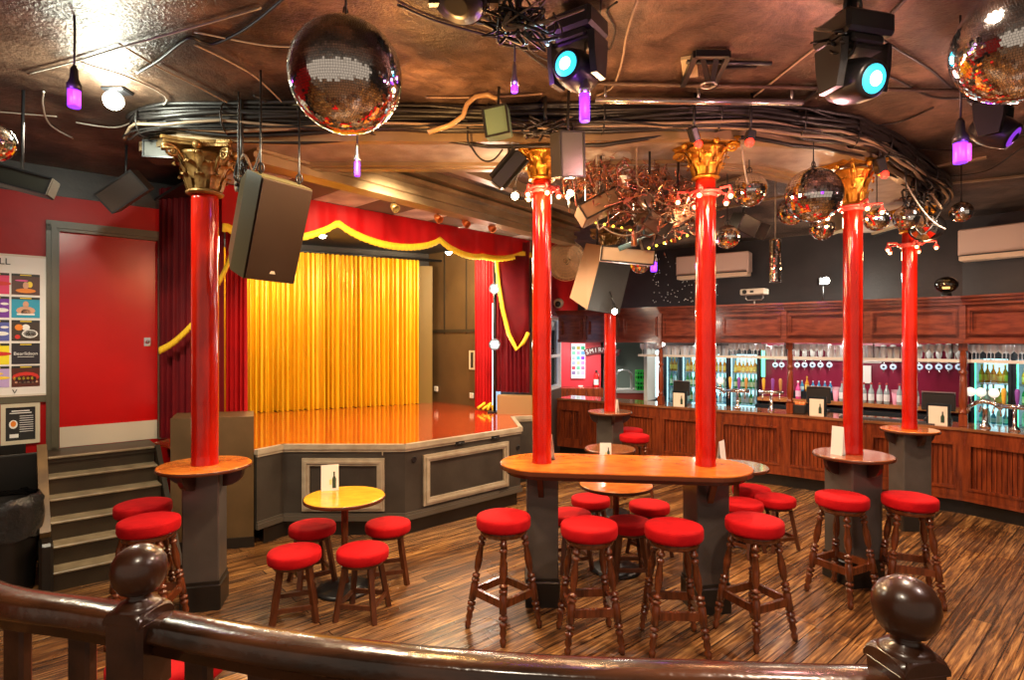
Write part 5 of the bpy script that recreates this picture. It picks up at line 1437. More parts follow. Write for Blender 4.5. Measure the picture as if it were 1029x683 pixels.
def mirror_ball(px, py, rpx, Y, label, rows=24):
    X = Xat(px, Y); z = Zat(py, Y)
    sec = math.sqrt(1 + ((px - CX) / FPX) ** 2 + ((py - CY) / FPX) ** 2)
    r = rpx / FPX * Y / math.sqrt(sec)
    t = thing('mirror_ball', label, 'mirror ball', (X, Y, z), (0, 0, px * .7), 'mirror balls')
    key = rows
    if key not in mbs:
        o = ball_mesh(1.0, rows).build('mirror_tiles', mirror_tile, t, recalc=False)
        m = M(); m.ball((0, 0, 0), .994, 24, 16); c = m.build('ball_core', ball_core, t)
        mbs[key] = (o.data, c.data)
        o.scale = c.scale = (r, r, r)
    else:
        for nm, d in zip(('mirror_tiles', 'ball_core'), mbs[key]):
            o = bpy.data.objects.new(nm, d); COL.objects.link(o); o.parent = t; o.scale = (r, r, r)
    m = M(); m.lathe([(r * .16, r * .985), (r * .14, r * 1.03), (r * .05, r * 1.05), (r * .04, r * 1.10)], n=14); m.tube([(0, 0, r * 1.08), (0, 0, ZC - z)], .005, 5)
    m.tube([(math.cos(a) * .02, 0, r * 1.12 + math.sin(a) * .03) for a in [2 * PI * k / 10 for k in range(10)]], .004, 5, closed=True)
    m.build('hanging_motor', black_metal, t)
    return t
mirror_ball(347.5, 76.5, 59.5, 2.45, 'largest mirror ball, hanging top left of centre', 74)
mirror_ball(1023, 44, 68, 2.25, 'large mirror ball cut off by the top right corner', 74)
mirror_ball(-6, 143, 22, 3.4, 'mirror ball cut off by the left edge')
mirror_ball(817.5, 196, 29, 4.25, 'medium mirror ball hanging left of the gold capital of the ledge table column', 30)
mirror_ball(753, 191, 18, 4.7, 'small mirror ball right of the long-table column capital')
mirror_ball(796, 212, 15, 5.2, 'small mirror ball tucked behind the lower left of the medium one', 18)
mirror_ball(826, 229, 13, 5.3, 'small mirror ball directly below the medium one', 18)
mirror_ball(731, 238, 12.5, 5.0, 'small mirror ball just right of the long-table column shaft', 18)
mirror_ball(966, 213, 11.5, 5.4, 'small mirror ball hanging alone left of the right air conditioner', 18)
mirror_ball(910.5, 219, 13, 5.0, 'small mirror ball over the top of the rightmost column', 18)
mirror_ball(881, 220, 13, 4.9, 'small mirror ball right of the ledge table column top', 18)
mirror_ball(643, 265, 10, 5.6, 'tiny mirror ball under the white projector', 14)
# mirrored cylinder
p = P(779, 262, 5.6); t = thing('mirror_cylinder', 'slim mirrored cylinder hanging on a wire below the mirror balls', 'mirror ornament', p)
m = M(); m.cyl((0, 0, -.21), (0, 0, .21), .052, n=16, smooth=False); m.build('cylinder_core', ball_core, t)
m = M(); rnd = random.Random(5)
for j in range(18):
    for i in range(16):
        a0, a1 = 2 * PI * (i + .06) / 16, 2 * PI * (i + .94) / 16; z0, z1 = -.205 + j * .0228, -.205 + (j + .9) * .0228; d1, d2 = rnd.uniform(0, .002), rnd.uniform(0, .002)
        m.poly([(math.cos(a0) * (.054 + d1), math.sin(a0) * (.054 + d1), z0), (math.cos(a1) * (.054 + d2), math.sin(a1) * (.054 + d2), z0), (math.cos(a1) * .054, math.sin(a1) * .054, z1), (math.cos(a0) * .054, math.sin(a0) * .054, z1)])
m.build('mirror_tiles', mirror_tile, t, recalc=False)
m = M(); m.tube([(0, 0, .2), (0, 0, ZC - p.z)], .004, 5); m.build('wire', cable_white, t)

# moving heads
def moving_head(px, py, Y, sc, yaw, tilt, label, lens_m, core_m, lcol, energy, ztop=None):
    p = P(px, py, Y)
    t = thing('moving_head_light', label, 'stage light', p, yaw, 'moving head lights', sc)
    # origin = pivot of the head
    m = M(); m.box((0, 0, .285), (.33, .28, .13), bev=.02); m.box((0, 0, .20), (.22, .22, .05), bev=.01); m.build('base_box', black_plastic, t)
    up = (ZC - p.z) / sc
    m = M(); m.cyl((0, 0, .34), (0, 0, up), .022); m.box((0, 0, .37), (.20, .05, .04)); m.tube([(-.06, 0, .40), (-.05, 0, .47), (0, 0, .50), (.05, 0, .47), (.06, 0, .40)], .012); m.build('hook_clamp', black_metal, t)
    for s_ in (-1, 1):
        m = M(); m.prism([(0, 0), (1, 0), (1, 1), (0, 1)], 0, 0) if False else None
        A = [(s_ * .135, -.07, -.07), (s_ * .135, .07, -.07), (s_ * .135, .10, .06), (s_ * .135, .11, .19), (s_ * .135, -.11, .19), (s_ * .135, -.10, .06)]
        f0 = [m.vert(q) for q in A]; f1 = [m.vert((q[0] + s_ * .04, q[1] * .9, q[2])) for q in A]
        for j in range(6): m.face([f0[j], f0[(j + 1) % 6], f1[(j + 1) % 6], f1[j]], False)
        m.face(f0); m.face(f1[::-1]); m.build('yoke_arm', black_plastic, t)
    m = M(); m.box((0, 0, .18), (.34, .16, .04), bev=.01); m.build('yoke_bridge', black_plastic, t)
    d = Vector((0, -math.cos(tilt), -math.sin(tilt)))
    m = M(); m.lathe([(.06, -.15), (.105, -.12), (.125, -.04), (.122, .06), (.105, .13), (.098, .15), (.080, .152)], n=24, a=(0, 0, 0), b=d); m.build('lamp_head', black_metal, t)
    m = M(); m.lathe([(.080, .150), (.070, .158), (.040, .166)], n=24, a=(0, 0, 0), b=d, caps=False); m.build('lens_ring', lens_m, t)
    m = M(); m.lathe([(.040, .164), (.026, .176), (0, .180)], n=20, a=(0, 0, 0), b=d); m.build('lens', core_m, t)
    q = p + Matrix.Rotation(yaw, 3, 'Z') @ (d * .24 * sc)
    lamp('moving_head_beam', 'SPOT', q, energy, lcol, .03, aim=q + Matrix.Rotation(yaw, 3, 'Z') @ d, spot=60)
    return t
moving_head(580, 72, 2.95, .78, R(-35), R(3), 'black moving head light with cyan lens near the top centre', bulb_cyan, bulb_core, (.45, .9, 1), 18)
moving_head(857, 82, 2.85, .86, R(14), R(18), 'black moving head light with cyan lens at upper right', bulb_cyan, bulb_core, (.45, .9, 1), 18)
moving_head(998, 131, 3.3, .72, R(40), R(35), 'dark moving head with a purple glow under the right large mirror ball', mat('purple_dim', (.15, .02, .3), .3, emit=(.3, .05, .8), es=.6), black_plastic, (.6, .2, 1), 3)
# large ring light at the top edge
p = P(466, -14, 2.55); t = thing('black_wash_light', 'round black wash light in a yoke cut off by the top edge', 'stage light', p)
m = M()
for k in range(6): m.lathe([(.125 + .006 * (k % 2), -.09 + k * .03), (.128 + .006 * (k % 2), -.07 + k * .03)], n=28, a=(0, 0, 0), b=(.25, .3, .9), caps=False)
m.lathe([(.05, -.12), (.115, -.10), (.118, .09), (.05, .11)], n=28, a=(0, 0, 0), b=(.25, .3, .9)); m.build('lamp_body', black_metal, t)
m = M(); m.box((.0, -.02, -.02), (.11, .30, .035), .2, bev=.01); m.beam((-.14, 0, -.05), (-.14, .05, .35), .03, .05); m.beam((.14, 0, -.05), (.14, .05, .35), .03, .05); m.beam((-.155, 0, -.06), (.155, 0, -.06), .03, .05); m.build('yoke', mat('brown_black_yoke', (.05, .03, .018), .35), t)

# ultraviolet bulbs on cords
def uv_bulb(px, py0, py1, Y, label, two=False, r=.026):
    p0, p1 = P(px, py0, Y), P(px, py1, Y); h = p0.z - p1.z; rr = r
    t = thing('ultraviolet_bulb', label, 'lamp', p1, 0, 'ultraviolet bulbs')
    m = M(); m.lathe([(rr * .9, 0), (rr, .006), (rr, h), (rr * .9, h + .004)], n=14); m.build('glowing_tube', uv_mag, t)
    if two:
        m = M(); m.lathe([(rr * .6, .01), (rr * .6, h - .01)], n=12, c=(rr * .75, -rr * .4, 0)); m.build('pink_tube', uv_pink, t)
    m = M(); m.lathe([(rr * 1.15, h), (rr * 1.15, h + .03), (rr * .7, h + .06), (rr * .6, h + .11), (rr * .3, h + .13)], n=14); m.build('lamp_holder', steel if not two else black_plastic, t)
    m = M(); m.tube([(0, 0, h + .12), (.004, 0, h + .3), (0, 0, ZC - p1.z)], .006, 5); m.build('cord', cable_black, t)
    lamp('ultraviolet_glow', 'POINT', p1 + Vector((0, -.08, h / 2)), 1.2, (.5, .12, 1), .03)
uv_bulb(587.5, 95, 122, 2.9, 'purple ultraviolet tube hanging below the top centre moving head', r=.027)
uv_bulb(74.5, 91, 108, 3.0, 'magenta and blue ultraviolet tube at upper left beside the ceiling lamp', True, .030)
uv_bulb(359, 163, 177, 4.0, 'small ultraviolet tube hanging below the largest mirror ball', r=.020)
uv_bulb(965, 144, 164, 3.0, 'magenta and blue ultraviolet tube beside the purple moving head', True, .032)
uv_bulb(517, 87, 93, 3.0, 'tiny blue glowing lamp on a cord left of the centre moving head', r=.018)
uv_bulb(657, 264, 273, 5.4, 'tiny ultraviolet lamp beside the tiny mirror ball', r=.03)
# round white ceiling lamp at left
p = P(114, 101, 3.85); t = thing('ceiling_flood_lamp', 'bright white lamp glaring on the ceiling at upper left', 'lamp', p)
m = M(); m.ball((0, 0, 0), .060, 18, 12); m.build('lamp_bulb', em('greenish_white_bulb', (.95, 1, .85), 45), t)
m = M(); m.box((0, .04, .10), (.16, .12, .06), bev=.01); m.cyl((0, .04, .1), (0, .04, ZC - p.z), .02); m.build('lamp_housing', black_metal, t)
lamp('upper_left_lamp', 'POINT', p + Vector((0, -.12, -.10)), 26, (.95, 1, .80), .06)
# hot spots by the second column
for px, py, Y, e, lab in ((517.5, 197, 4.7, 10, 'small glaring bulb left of the second column top'), (573, 194, 4.9, 12, 'small glaring bulb right of the second column top')):
    p = P(px, py, Y); t = thing('bare_bulb', lab, 'bulb', p)
    m = M(); m.ball((0, 0, 0), .030, 12, 8); m.build('bulb_glass', em('glaring_bulb', (1, .80, .5), 30), t)
    m = M(); m.cyl((0, 0, .02), (0, 0, .07), .016); m.tube([(0, 0, .06), (.02, 0, .2), (0, 0, ZC - p.z)], .005, 5); m.build('bulb_holder', black_plastic, t)
    lamp('bare_bulb_light', 'POINT', p + Vector((0, -.05, -.06)), e, (1, .72, .4), .04)

# star-shaped lamp rings round the column tops
def lamp_ring(X, Y, z, r, label, rp, seed=0, e=6):
    t = thing('column_lamp_ring', label, 'lamp ring', (X, Y, z), seed, 'lamp rings round the columns')
    pk = mat('pink_red_ring', (.75, .10, .10), .25)
    m = M(); m.lathe([(rp, -.02), (rp + .012, -.02), (rp + .012, .02), (rp, .02)], n=24, caps=False); m.tube([(math.cos(a) * (rp + .035), math.sin(a) * (rp + .035), .012) for a in [2 * PI * k / 24 for k in range(24)]], .012, 6, closed=True); m.build('clamp_ring', pk, t)
    for k in range(5):
        a = 2 * PI * k / 5 + .3; d = Vector((math.cos(a), math.sin(a), 0))
        m = M(); m.tube([d * (rp + .03), d * (r * .6) + Vector((0, 0, .03)), d * r + Vector((0, 0, .03)), d * r], .011, 6); m.lathe([(.010, .0), (.022, -.02), (.028, -.035)], n=12, c=d * r, caps=False); arm = m.build('lamp_arm', pk, t)
        m = M(); m.ball(d * r + Vector((0, 0, -.045)), .017, 10, 8); m.build('lamp_bulb', bulb_warm, arm)
    lamp('lamp_ring_glow', 'POINT', (X, Y - r - .06, z - .10), e * .6, (1, .55, .25), .05)
    lamp('lamp_ring_glow', 'POINT', (X, Y + r, z - .08), e * .6, (1, .55, .25), .05)
lamp_ring(C3[1], 4.30, Zat(196, 4.3), .20, 'ring of warm bulbs round the right long-table column', .075, .1, 12)
lamp_ring(C4[1], 4.78, Zat(210, 4.78), .21, 'ring of warm bulbs round the ledge table column', .074, .6, 12)
lamp_ring(C5[1], 6.12, Zat(247, 6.12), .23, 'ring of warm bulbs round the rightmost column', .071, .3, 8)
lamp_ring(C2[1], 4.40, Zat(192, 4.4), .13, 'ring of warm bulbs round the left long-table column', .074, .9, 12)

# ---- speakers
def speaker_box(pts_front, depth, label, front_m, side_m, nm='loudspeaker', logo=True):
    """front face corners tl,tr,br,bl as world points"""
    tl_, tr_, br_, bl_ = [Vector(p) for p in pts_front]
    n = (tr_ - tl_).cross(bl_ - tl_).normalized()
    if n.y < 0: n = -n
    t = thing(nm, label, 'speaker', tl_)
    q = [v - tl_ for v in (tl_, tr_, br_, bl_)]
    c = sum(q, Vector()) / 4
    m = M(); f = [m.vert(v + n * .012) for v in q]; mid_ = [m.vert(v + n * depth * .55) for v in q]; b = [m.vert(c + (v - c) * .72 + n * depth) for v in q]
    for A, B in ((f, mid_), (mid_, b)):
        for j in range(4): m.face([A[j], A[(j + 1) % 4], B[(j + 1) % 4], B[j]], False)
    m.face(f); m.face(b[::-1]); m.build('cabinet', side_m, t)
    m = M(); f = [m.vert(c + (v - c) * .965 - n * .004) for v in q]; g = [m.vert(c + (v - c) * .98 + n * .014) for v in q]
    m.face(f)
    for j in range(4): m.face([f[j], f[(j + 1) % 4], g[(j + 1) % 4], g[j]], False)
    m.build('grille', front_m, t)
    if logo:
        lp = q[3].lerp(q[2], .5) + (q[0] - q[3]) * .10 - n * .008; u = (q[1] - q[0]).normalized(); v = (q[0] - q[3]).normalized()
        m = M(); m.poly([lp - u * .022 - v * .008, lp + u * .022 - v * .008, lp + u * .012 + v * .012, lp - u * .012 + v * .012]); m.build('badge', white_plastic, t)
    m = M()
    for k in (.12, .88):
        a = q[0].lerp(q[1], k) + n * depth * .3; wz = ZC - tl_.z - a.z
        m.tube([a, a + Vector((0, 0, .06)), Vector((a.x, a.y, a.z + wz))], .007, 5); m.tube([a + Vector((math.cos(x) * .02, 0, .04 + math.sin(x) * .03)) for x in [PI * 2 * j / 10 for j in range(10)]], .006, 5, closed=True)
    m.build('hanging_chain', black_metal, t)
    return t
speaker_box([P(264, 177, 3.52), P(315, 191, 3.82), P(295.5, 286, 4.02), P(245, 280, 3.70)], .34, 'large black loudspeaker hanging right of the far left column', spk_grille, mat('olive_lit_cabinet', (.085, .075, .035), .3))  # olive glow of the upper left lamp put into the cabinet colour
# centre far speaker seen from its corner
t = thing('loudspeaker', 'tan sided loudspeaker with black front hanging high beside the far column', 'speaker', P(606, 247, 7.0))
o0 = P(606, 247, 7.0)
q = [P(589, 244, 7.28), P(606, 247, 7.0), P(590, 311, 7.0), P(572.5, 299, 7.28)]
m = M(); bk = Vector((.34, .55, 0))
f = [m.vert(v - o0) for v in q]; b = [m.vert(v + bk - o0) for v in q]
m.face(f); m.face(b[::-1]); [m.face([f[j], f[(j + 1) % 4], b[(j + 1) % 4], b[j]]) for j in range(4)]
m.build('cabinet', mat('tan_speaker_side', (.28, .135, .055), .5), t)
q2 = [P(606.5, 247, 6.99), P(640, 243, 7.30), P(622, 316, 7.30), P(590.5, 311, 6.99)]
m = M(); f = [m.vert(v - o0) for v in q2]; b = [m.vert(v + Vector((-.02, .10, 0)) - o0) for v in q2]
m.face(f); m.face(b[::-1]); [m.face([f[j], f[(j + 1) % 4], b[(j + 1) % 4], b[j]]) for j in range(4)]
m.build('grille', mat('dark_grille', (.012, .011, .010), .55, bump=.6, bs=300), t)
m = M(); a = P(600, 246, 7.15) - o0; m.tube([a, (a.x, a.y, ZC - o0.z)], .012); m.build('hanging_bracket', black_metal, t)

def obox(name, label, cat_, c, size, rot, matl, bev=.008, parts=None, group=None):
    t = thing(name, label, cat_, c, Euler(rot) if rot else 0, group)
    m = M(); m.box((0, 0, 0), size, 0, bev); m.build('casing', matl, t)
    z_up = ZC - c[2]
    inv = Euler(rot).to_matrix().inverted() if rot else Matrix.Identity(3)
    m = M(); m.tube([inv @ Vector((0, 0, size[2] * .2)), inv @ Vector((.01, 0, z_up))], .010, 6); m.build('hanger', black_metal, t)
    if parts: parts(t, size)
    return t
def plain(t, s):
    m = M(); frame(m, -s[0] / 2, s[0] / 2, -s[2] / 2, s[2] / 2, .012, .01, -s[1] / 2); m.build('front_frame', black_metal, t)
def led_dots(t, s):
    for k in range(6):
        m = M(); m.ball((-s[0] * .4 + s[0] * .16 * k, -s[1] / 2, -s[2] * .45), .011, 8, 5); m.build('yellow_led', yel_led, t)
obox('junction_box', 'green grey steel box on the ceiling beside the arched conduit', 'box', P(500, 124, 3.85), (.17, .10, .20), (0, R(-8), R(-12)), green_steel, parts=plain)
m = M(); m.tube([P(x, y, 3.9) for x, y in ((430, 133), (452, 126), (465, 117), (469, 105), (478, 97), (490, 95), (500, 100), (503, 108))], .017, 10)
tag(m.build('arched_conduit', mat('tan_conduit', (.36, .22, .10), .35)), 'tan arched conduit looping into the green grey box', 'pipe')
def barn(t, s):
    for sx in (-1, 1):
        m = M(); m.beam((sx * s[0] / 2, -s[1] / 2, 0), (sx * s[0] * .75, -s[1] * .9, 0), .01, s[2] * .9); m.build('barn_door', black_metal, t)
obox('flood_light', 'dark flood light with flap hanging left of the second column capital', 'stage light', P(511, 171, 4.3), (.10, .12, .30), (R(10), R(40), R(10)), black_metal, parts=barn)
obox('hanging_flood_light', 'boxy grey sided flood light hanging right of the second column capital', 'stage light', P(570, 156, 3.9), (.19, .14, .30), (R(10), R(-8), R(25)), mat('grey_sheen_metal', (.12, .115, .11), .25, .6), parts=plain)
obox('effects_projector', 'tan metal effects projector tilted in the centre lighting cluster', 'projector', P(603, 208, 4.6), (.38, .18, .14), (R(-14), R(-28), R(10)), mat('dusty_tan_metal', (.26, .17, .11), .35, .3), parts=plain)
obox('white_projector', 'long white projector hanging in the centre lighting cluster', 'projector', P(630, 257, 5.2), (.48, .20, .14), (R(5), R(6), R(-6)), mat('aged_white', (.68, .58, .44), .4), parts=plain)
obox('led_light_bar', 'black light bar with yellow leds below the tan projector', 'stage light', P(612, 222, 4.9), (.46, .12, .09), (R(8), R(12), 0), black_metal, parts=led_dots)
obox('led_light_bar', 'black light bar with yellow leds left of the long-table column', 'stage light', P(668, 238, 4.8), (.42, .10, .10), (R(8), R(-18), 0), black_metal, parts=led_dots)
obox('small_effects_light', 'small dark effects light just left of the long-table column', 'stage light', P(652, 222, 4.5), (.16, .16, .13), (R(20), R(25), R(30)), mat('dusty_bronze', (.10, .065, .045), .4, .4), parts=barn)
obox('small_effects_light', 'small bronze effects light in the middle of the lighting cluster', 'stage light', P(681, 216, 4.7), (.15, .15, .12), (R(10), R(-25), R(10)), mat('dusty_bronze2', (.13, .08, .055), .4, .4), parts=barn)
obox('scanner_light', 'dark round-lensed scanner light right of the long-table column', 'stage light', P(747, 226, 5.2), (.20, .18, .16), (R(15), R(20), R(20)), black_metal, parts=barn)
obox('dark_flood_panel', 'thin dark flood panel hanging at the upper left edge', 'stage light', P(22, 182, 3.9), (.40, .10, .13), (R(-10), R(14), R(10)), mat('olive_black', (.02, .02, .016), .4), parts=plain)
obox('grey_ceiling_box', 'pale grey box under the ceiling left of the first capital', 'box', P(165, 154, 4.4), (.22, .2, .13), (0, 0, R(10)), mat('pale_grey_metal', (.05, .048, .04), .5), parts=plain)
obox('small_speaker', 'dark sloping box speaker high above the red door', 'speaker', P(126, 192, 5.0), (.36, .3, .20), (R(20), R(-38), R(10)), mat('brown_black', (.035, .022, .016), .35), parts=plain)
obox('pink_clip_light', 'small black lamp with red glow at the second large capital', 'lamp', P(697, 135, 3.95), (.05, .08, .10), (R(20), R(-25), 0), black_metal, parts=lambda t, s: (lambda m: (m.ball((.0, -.03, -.07), .028, 10, 6), m.build('red_lens', red_led, t)))(M()))
obox('pink_clip_light', 'small lamp with red glow right of the second large capital', 'lamp', P(754, 136, 3.95), (.06, .06, .07), (R(10), R(10), 0), black_metal, parts=lambda t, s: (lambda m: (m.ball((0, -.02, -.05), .030, 10, 6), m.build('red_lens', red_led, t)))(M()))
obox('pink_clip_light', 'small lamp with red glow above the ledge table column capital', 'lamp', P(884, 166, 4.6), (.07, .08, .12), (R(10), R(-20), 0), black_metal, parts=lambda t, s: (lambda m: (m.ball((0, -.03, -.08), .032, 10, 6), m.build('red_lens', red_led, t)))(M()))
# round black spot lamp on the right
p = P(934, 230, 5.6); t = thing('black_par_lamp', 'black can lamp with faceted lens right of the rightmost column top', 'stage light', p)
m = M(); m.lathe([(.13, .0), (.135, .05), (.12, .20), (.07, .30)], n=20, a=(-.12, -.08, 0), b=(.3, .2, .06), caps=False); m.lathe([(.07, .28), (.0, .30)], n=20, a=(-.12, -.08, 0), b=(.3, .2, .06)); m.build('lamp_can', black_metal, t)
m = M(); m.lathe([(.0, -.01), (.06, .0), (.122, .015)], n=12, a=(-.12, -.08, 0), b=(.3, .2, .06), smooth=False); m.build('lens', mirror_tile, t)
m = M(); m.tube([(0, 0, .1), (0, 0, ZC - p.z)], .012); m.build('hanger', black_metal, t)
# vertical silver pole and blue rod, scaffold bar
for nm, a, b, r_, mm, lab, c_ in (('steel_pole', P(640, 160, 4.9), P(637, 247, 4.9), .025, steel, 'upright steel pole in the centre lighting cluster', 'pole'),
                            ('blue_rod', P(622, 250, 5.0), P(672, 231, 5.0), .022, mat('blue_rod_paint', (.12, .30, .42), .35), 'slanted blue rod in the centre lighting cluster', 'rod'),
                            ('lighting_bar', P(598, 101, 3.82), P(806, 103, 3.82), .022, mat('shiny_scaffold', (.45, .42, .42), .22, .9), 'long shiny metal lighting bar under the ceiling', 'bar')):
    m = M(); m.cyl(a, b, r_, n=14)
    if nm == 'steel_pole': m.cyl(a, (a.x, a.y, ZC), r_)
    if nm == 'blue_rod': m.tube([a.lerp(b, .5), (a.x + .2, a.y, ZC)], .006, 5)
    if nm == 'lighting_bar':
        for k in (.05, .5, .95): q = a.lerp(b, k); m.cyl(q, (q.x, q.y, ZC), .010)
    tag(m.build(nm, mm), lab, c_)
# ceiling bracket
br_ = thing('ceiling_bracket', 'black open trapezoid bracket with splayed legs on the ceiling', 'bracket')
c4 = [ceil_pt(686, 82), ceil_pt(699, 51), ceil_pt(732, 51), ceil_pt(716, 84)]
m = M()
for a, b in ((0, 1), (1, 2), (2, 3)): m.beam(c4[a] - Vector((0, 0, .02)), c4[b] - Vector((0, 0, .02)), .03, .04)
m.beam(ceil_pt(726, 67), ceil_pt(760, 66), .02, .03); m.build('bracket_frame', black_metal, br_)
m = M(); e_ = P(712, 84, 3.55); m.beam(ceil_pt(706, 57), e_, .03, .02); m.beam(ceil_pt(720, 57), e_ + Vector((.02, 0, 0)), .03, .02); m.build('splayed_legs', black_metal, br_)
m = M(); m.tube([e_ + Vector((math.cos(a) * .045, math.sin(a) * .045, -.01)) for a in [2 * PI * k / 16 for k in range(16)]], .006, 5, closed=True); m.build('hanging_ring', steel, br_)
m = M(); a = ceil_pt(693, 68); m.box((a.x, a.y, ZC - .012), (.09, .26, .02), R(-20)); m.build('label_plate', mat('cream_label', (.6, .5, .3), .4), br_)

# ---- garland and clutter (uncountable)
gm = [mat('copper_tinsel', (.70, .32, .18), .25, .8), mat('rose_tinsel', (.65, .25, .22), .25, .7), mat('silver_tinsel', (.70, .66, .62), .2, .9), mat('brown_tinsel', (.16, .08, .05), .35, .5)]
m = M(); rg2 = random.Random(21)
def bits(cx, cy, sx, sy, Y, n, s=.035):
    for _ in range(n):
        px, py = rg2.gauss(cx, sx), rg2.gauss(cy, sy)
        c = P(px, py, Y + rg2.uniform(-.25, .25)); u = Vector((rg2.gauss(0, 1), rg2.gauss(0, 1), rg2.gauss(0, 1))).normalized(); v = u.orthogonal().normalized(); w2 = u.cross(v) * .3
        L = s * rg2.uniform(.5, 1.6); k = L * rg2.uniform(.25, .55)
        m.mi = rg2.choice((0, 0, 1, 2, 3, 3))
        m.poly([c - u * L, c - v * k + w2 * k, c + u * L]); m.poly([c - u * L, c + v * k + w2 * k, c + u * L])
for i in range(16):
    f = i / 15; bits(562 + 130 * f, 168 + 26 * f + 4 * math.sin(i), 6, 8, 4.55, 40)
bits(672, 205, 18, 16, 4.6, 330); bits(640, 192, 18, 14, 4.6, 260); bits(600, 190, 16, 10, 4.7, 120); bits(702, 215, 10, 12, 4.8, 60)
m.mi = 0
for i in range(12):
    a = P(565 + i * 11, 162 + i * 1.6, 4.5); b = P(568 + i * 11, 200 + (i * 37) % 30, 4.6); m.mi = i % 4; m.tube(cat(a, b, .05, 8), .006, 5)
for i in range(30):
    m.mi = 3 if i % 3 else 1; pts = [P(rg2.gauss(640, 32), rg2.gauss(200, 18), 4.6 + rg2.uniform(-.2, .2)) for _ in range(4)]; m.tube([pts[0].lerp(pts[1], .5), pts[1], pts[1].lerp(pts[2], .5), pts[2].lerp(pts[3], .3)], .006, 5)
o = m.build('tinsel_garland', gm, recalc=False); tag(o, 'tangled copper and silver tinsel garland across the centre lighting cluster', 'garland', kind='stuff')
tg = random.Random(31)
# small clutter rig parts as separate lamps with clamps
for i, (px, py, Y, s_) in enumerate(((662, 196, 4.5, .07), (690, 200, 4.6, .06), (650, 205, 4.4, .06), (676, 226, 4.9, .07), (628, 186, 4.5, .06), (706, 238, 5.0, .05))):
    nmz = ('above the blue rod', 'nearest the long-table column capital', 'beside the tan projector', 'over the right led bar', 'at the top of the steel pole', 'lowest, against the long-table column')[i]
    p = P(px, py, Y); t = thing('clip_spotlight', 'little silver clip spotlight in the lighting cluster, ' + nmz, 'spotlight', p, (R(tg.uniform(-50, 50)), R(tg.uniform(-60, 60)), R(tg.uniform(0, 360))), 'clip spotlights in the cluster')
    m = M(); m.lathe([(s_ * .3, -s_), (s_ * .6, -s_ * .6), (s_ * .75, 0), (s_, s_ * .9), (s_ * 1.05, s_)], n=14, caps=False); m.build('lamp_can', steel, t)
    m = M(); m.ball((0, 0, s_ * .3), s_ * .5, 10, 6); m.build('lamp_glass', mirror_tile, t)
    m = M(); m.tube([(-s_ * .8, 0, 0), (-s_ * 1.2, 0, -s_), (0, 0, -s_ * 2.2), (s_ * 1.2, 0, -s_), (s_ * .8, 0, 0)], s_ * .12, 6); m.build('yoke', black_metal, t)

# ---- cables
def cable(name, pts, r, matl, label, sag=0):
    m = M(); m.tube(smooth3(pts), r, 6); return tag(m.build(name, matl), label, 'cable')
def smooth3(pts, n=5):
    out = []; pts = [Vector(p) for p in pts]
    for i in range(len(pts) - 1):
        p0 = pts[max(i - 1, 0)]; p1 = pts[i]; p2 = pts[i + 1]; p3 = pts[min(i + 2, len(pts) - 1)]
        for k in range(n):
            t = k / n
            out.append(.5 * ((2 * p1) + (-p0 + p2) * t + (2 * p0 - 5 * p1 + 4 * p2 - p3) * t * t + (-p0 + 3 * p1 - 3 * p2 + p3) * t ** 3))
    return out + [pts[-1]]
bundle = thing('cable_bundle', 'thick bundle of black and dusty cables tied along the front of the curved beam', 'cables')
for k in range(34):
    rr2 = random.Random(k); m = M()
    o0, z0 = rr2.uniform(-.16, .0), rr2.uniform(3.49, 3.68); line = []
    b0 = offs(BH, o0)
    for i, p in enumerate(smooth_line([tuple(q) for q in b0], 3)):
        line.append((p.x + rr2.gauss(0, .006), p.y + rr2.gauss(0, .01), z0 + rr2.gauss(0, .014) - (.05 * abs(math.sin(i * .6 + k)) if k % 5 == 0 else 0)))
    line = line[(k % 4):len(line) - (k % 3)]
    m.tube(smooth3(line, 2), rr2.choice((.008, .011, .015, .018)), 6); m.build('cable', cable_tan if k % 5 == 2 else cable_black, bundle)
for k in range(14):
    m = M(); q = offs(BH, -.08); s_ = smooth_line([tuple(v) for v in q], 3)[2 + k * 2]
    m.tube([(s_.x + .0, s_.y + .10 * math.cos(a), 3.59 + .11 * math.sin(a)) for a in [2 * PI * j / 12 for j in range(12)]], .007, 5, closed=True)
    m.build('cable_tie', cable_black, bundle)
tangle = [('cable_tangle', 'black cable tangle hanging at the top centre edge', (522, 22), 40, 26, 2.7, 20), ('cable_tangle', 'tangle of cables looped round the upper right moving head', (852, 38), 30, 14, 2.85, 16), ('cable_tangle', 'cable tangle hanging at the right end of the curved beam', (925, 195), 22, 24, 5.4, 18), ('cable_tangle', 'cable tangle around the second column capital', (548, 128), 26, 10, 4.0, 14), ('cable_tangle', 'cable tangle hanging right of the far left capital', (243, 180), 12, 22, 4.05, 9)]
for nm, lab, (cx, cy), sx, sy, Y, n in tangle:
    rr3 = random.Random(cx); m = M()
    for k in range(n):
        pts = [P(cx + rr3.gauss(0, sx * .5), cy + rr3.gauss(0, sy * .5), Y + rr3.uniform(-.12, .12)) for _ in range(5)]
        pts = [Vector((p.x, p.y, min(p.z, ZC - .02))) for p in pts]
        m.mi = 1 if k % 6 == 0 else 0
        m.tube(smooth3(pts, 5), rr3.choice((.005, .008, .011)), 5)
    a = P(cx, cy, Y); m.mi = 0; m.tube([a, (a.x, a.y, ZC)], .012, 6)
    o = m.build(nm, [cable_black, cable_tan]); tag(o, lab, 'cables', kind='stuff')
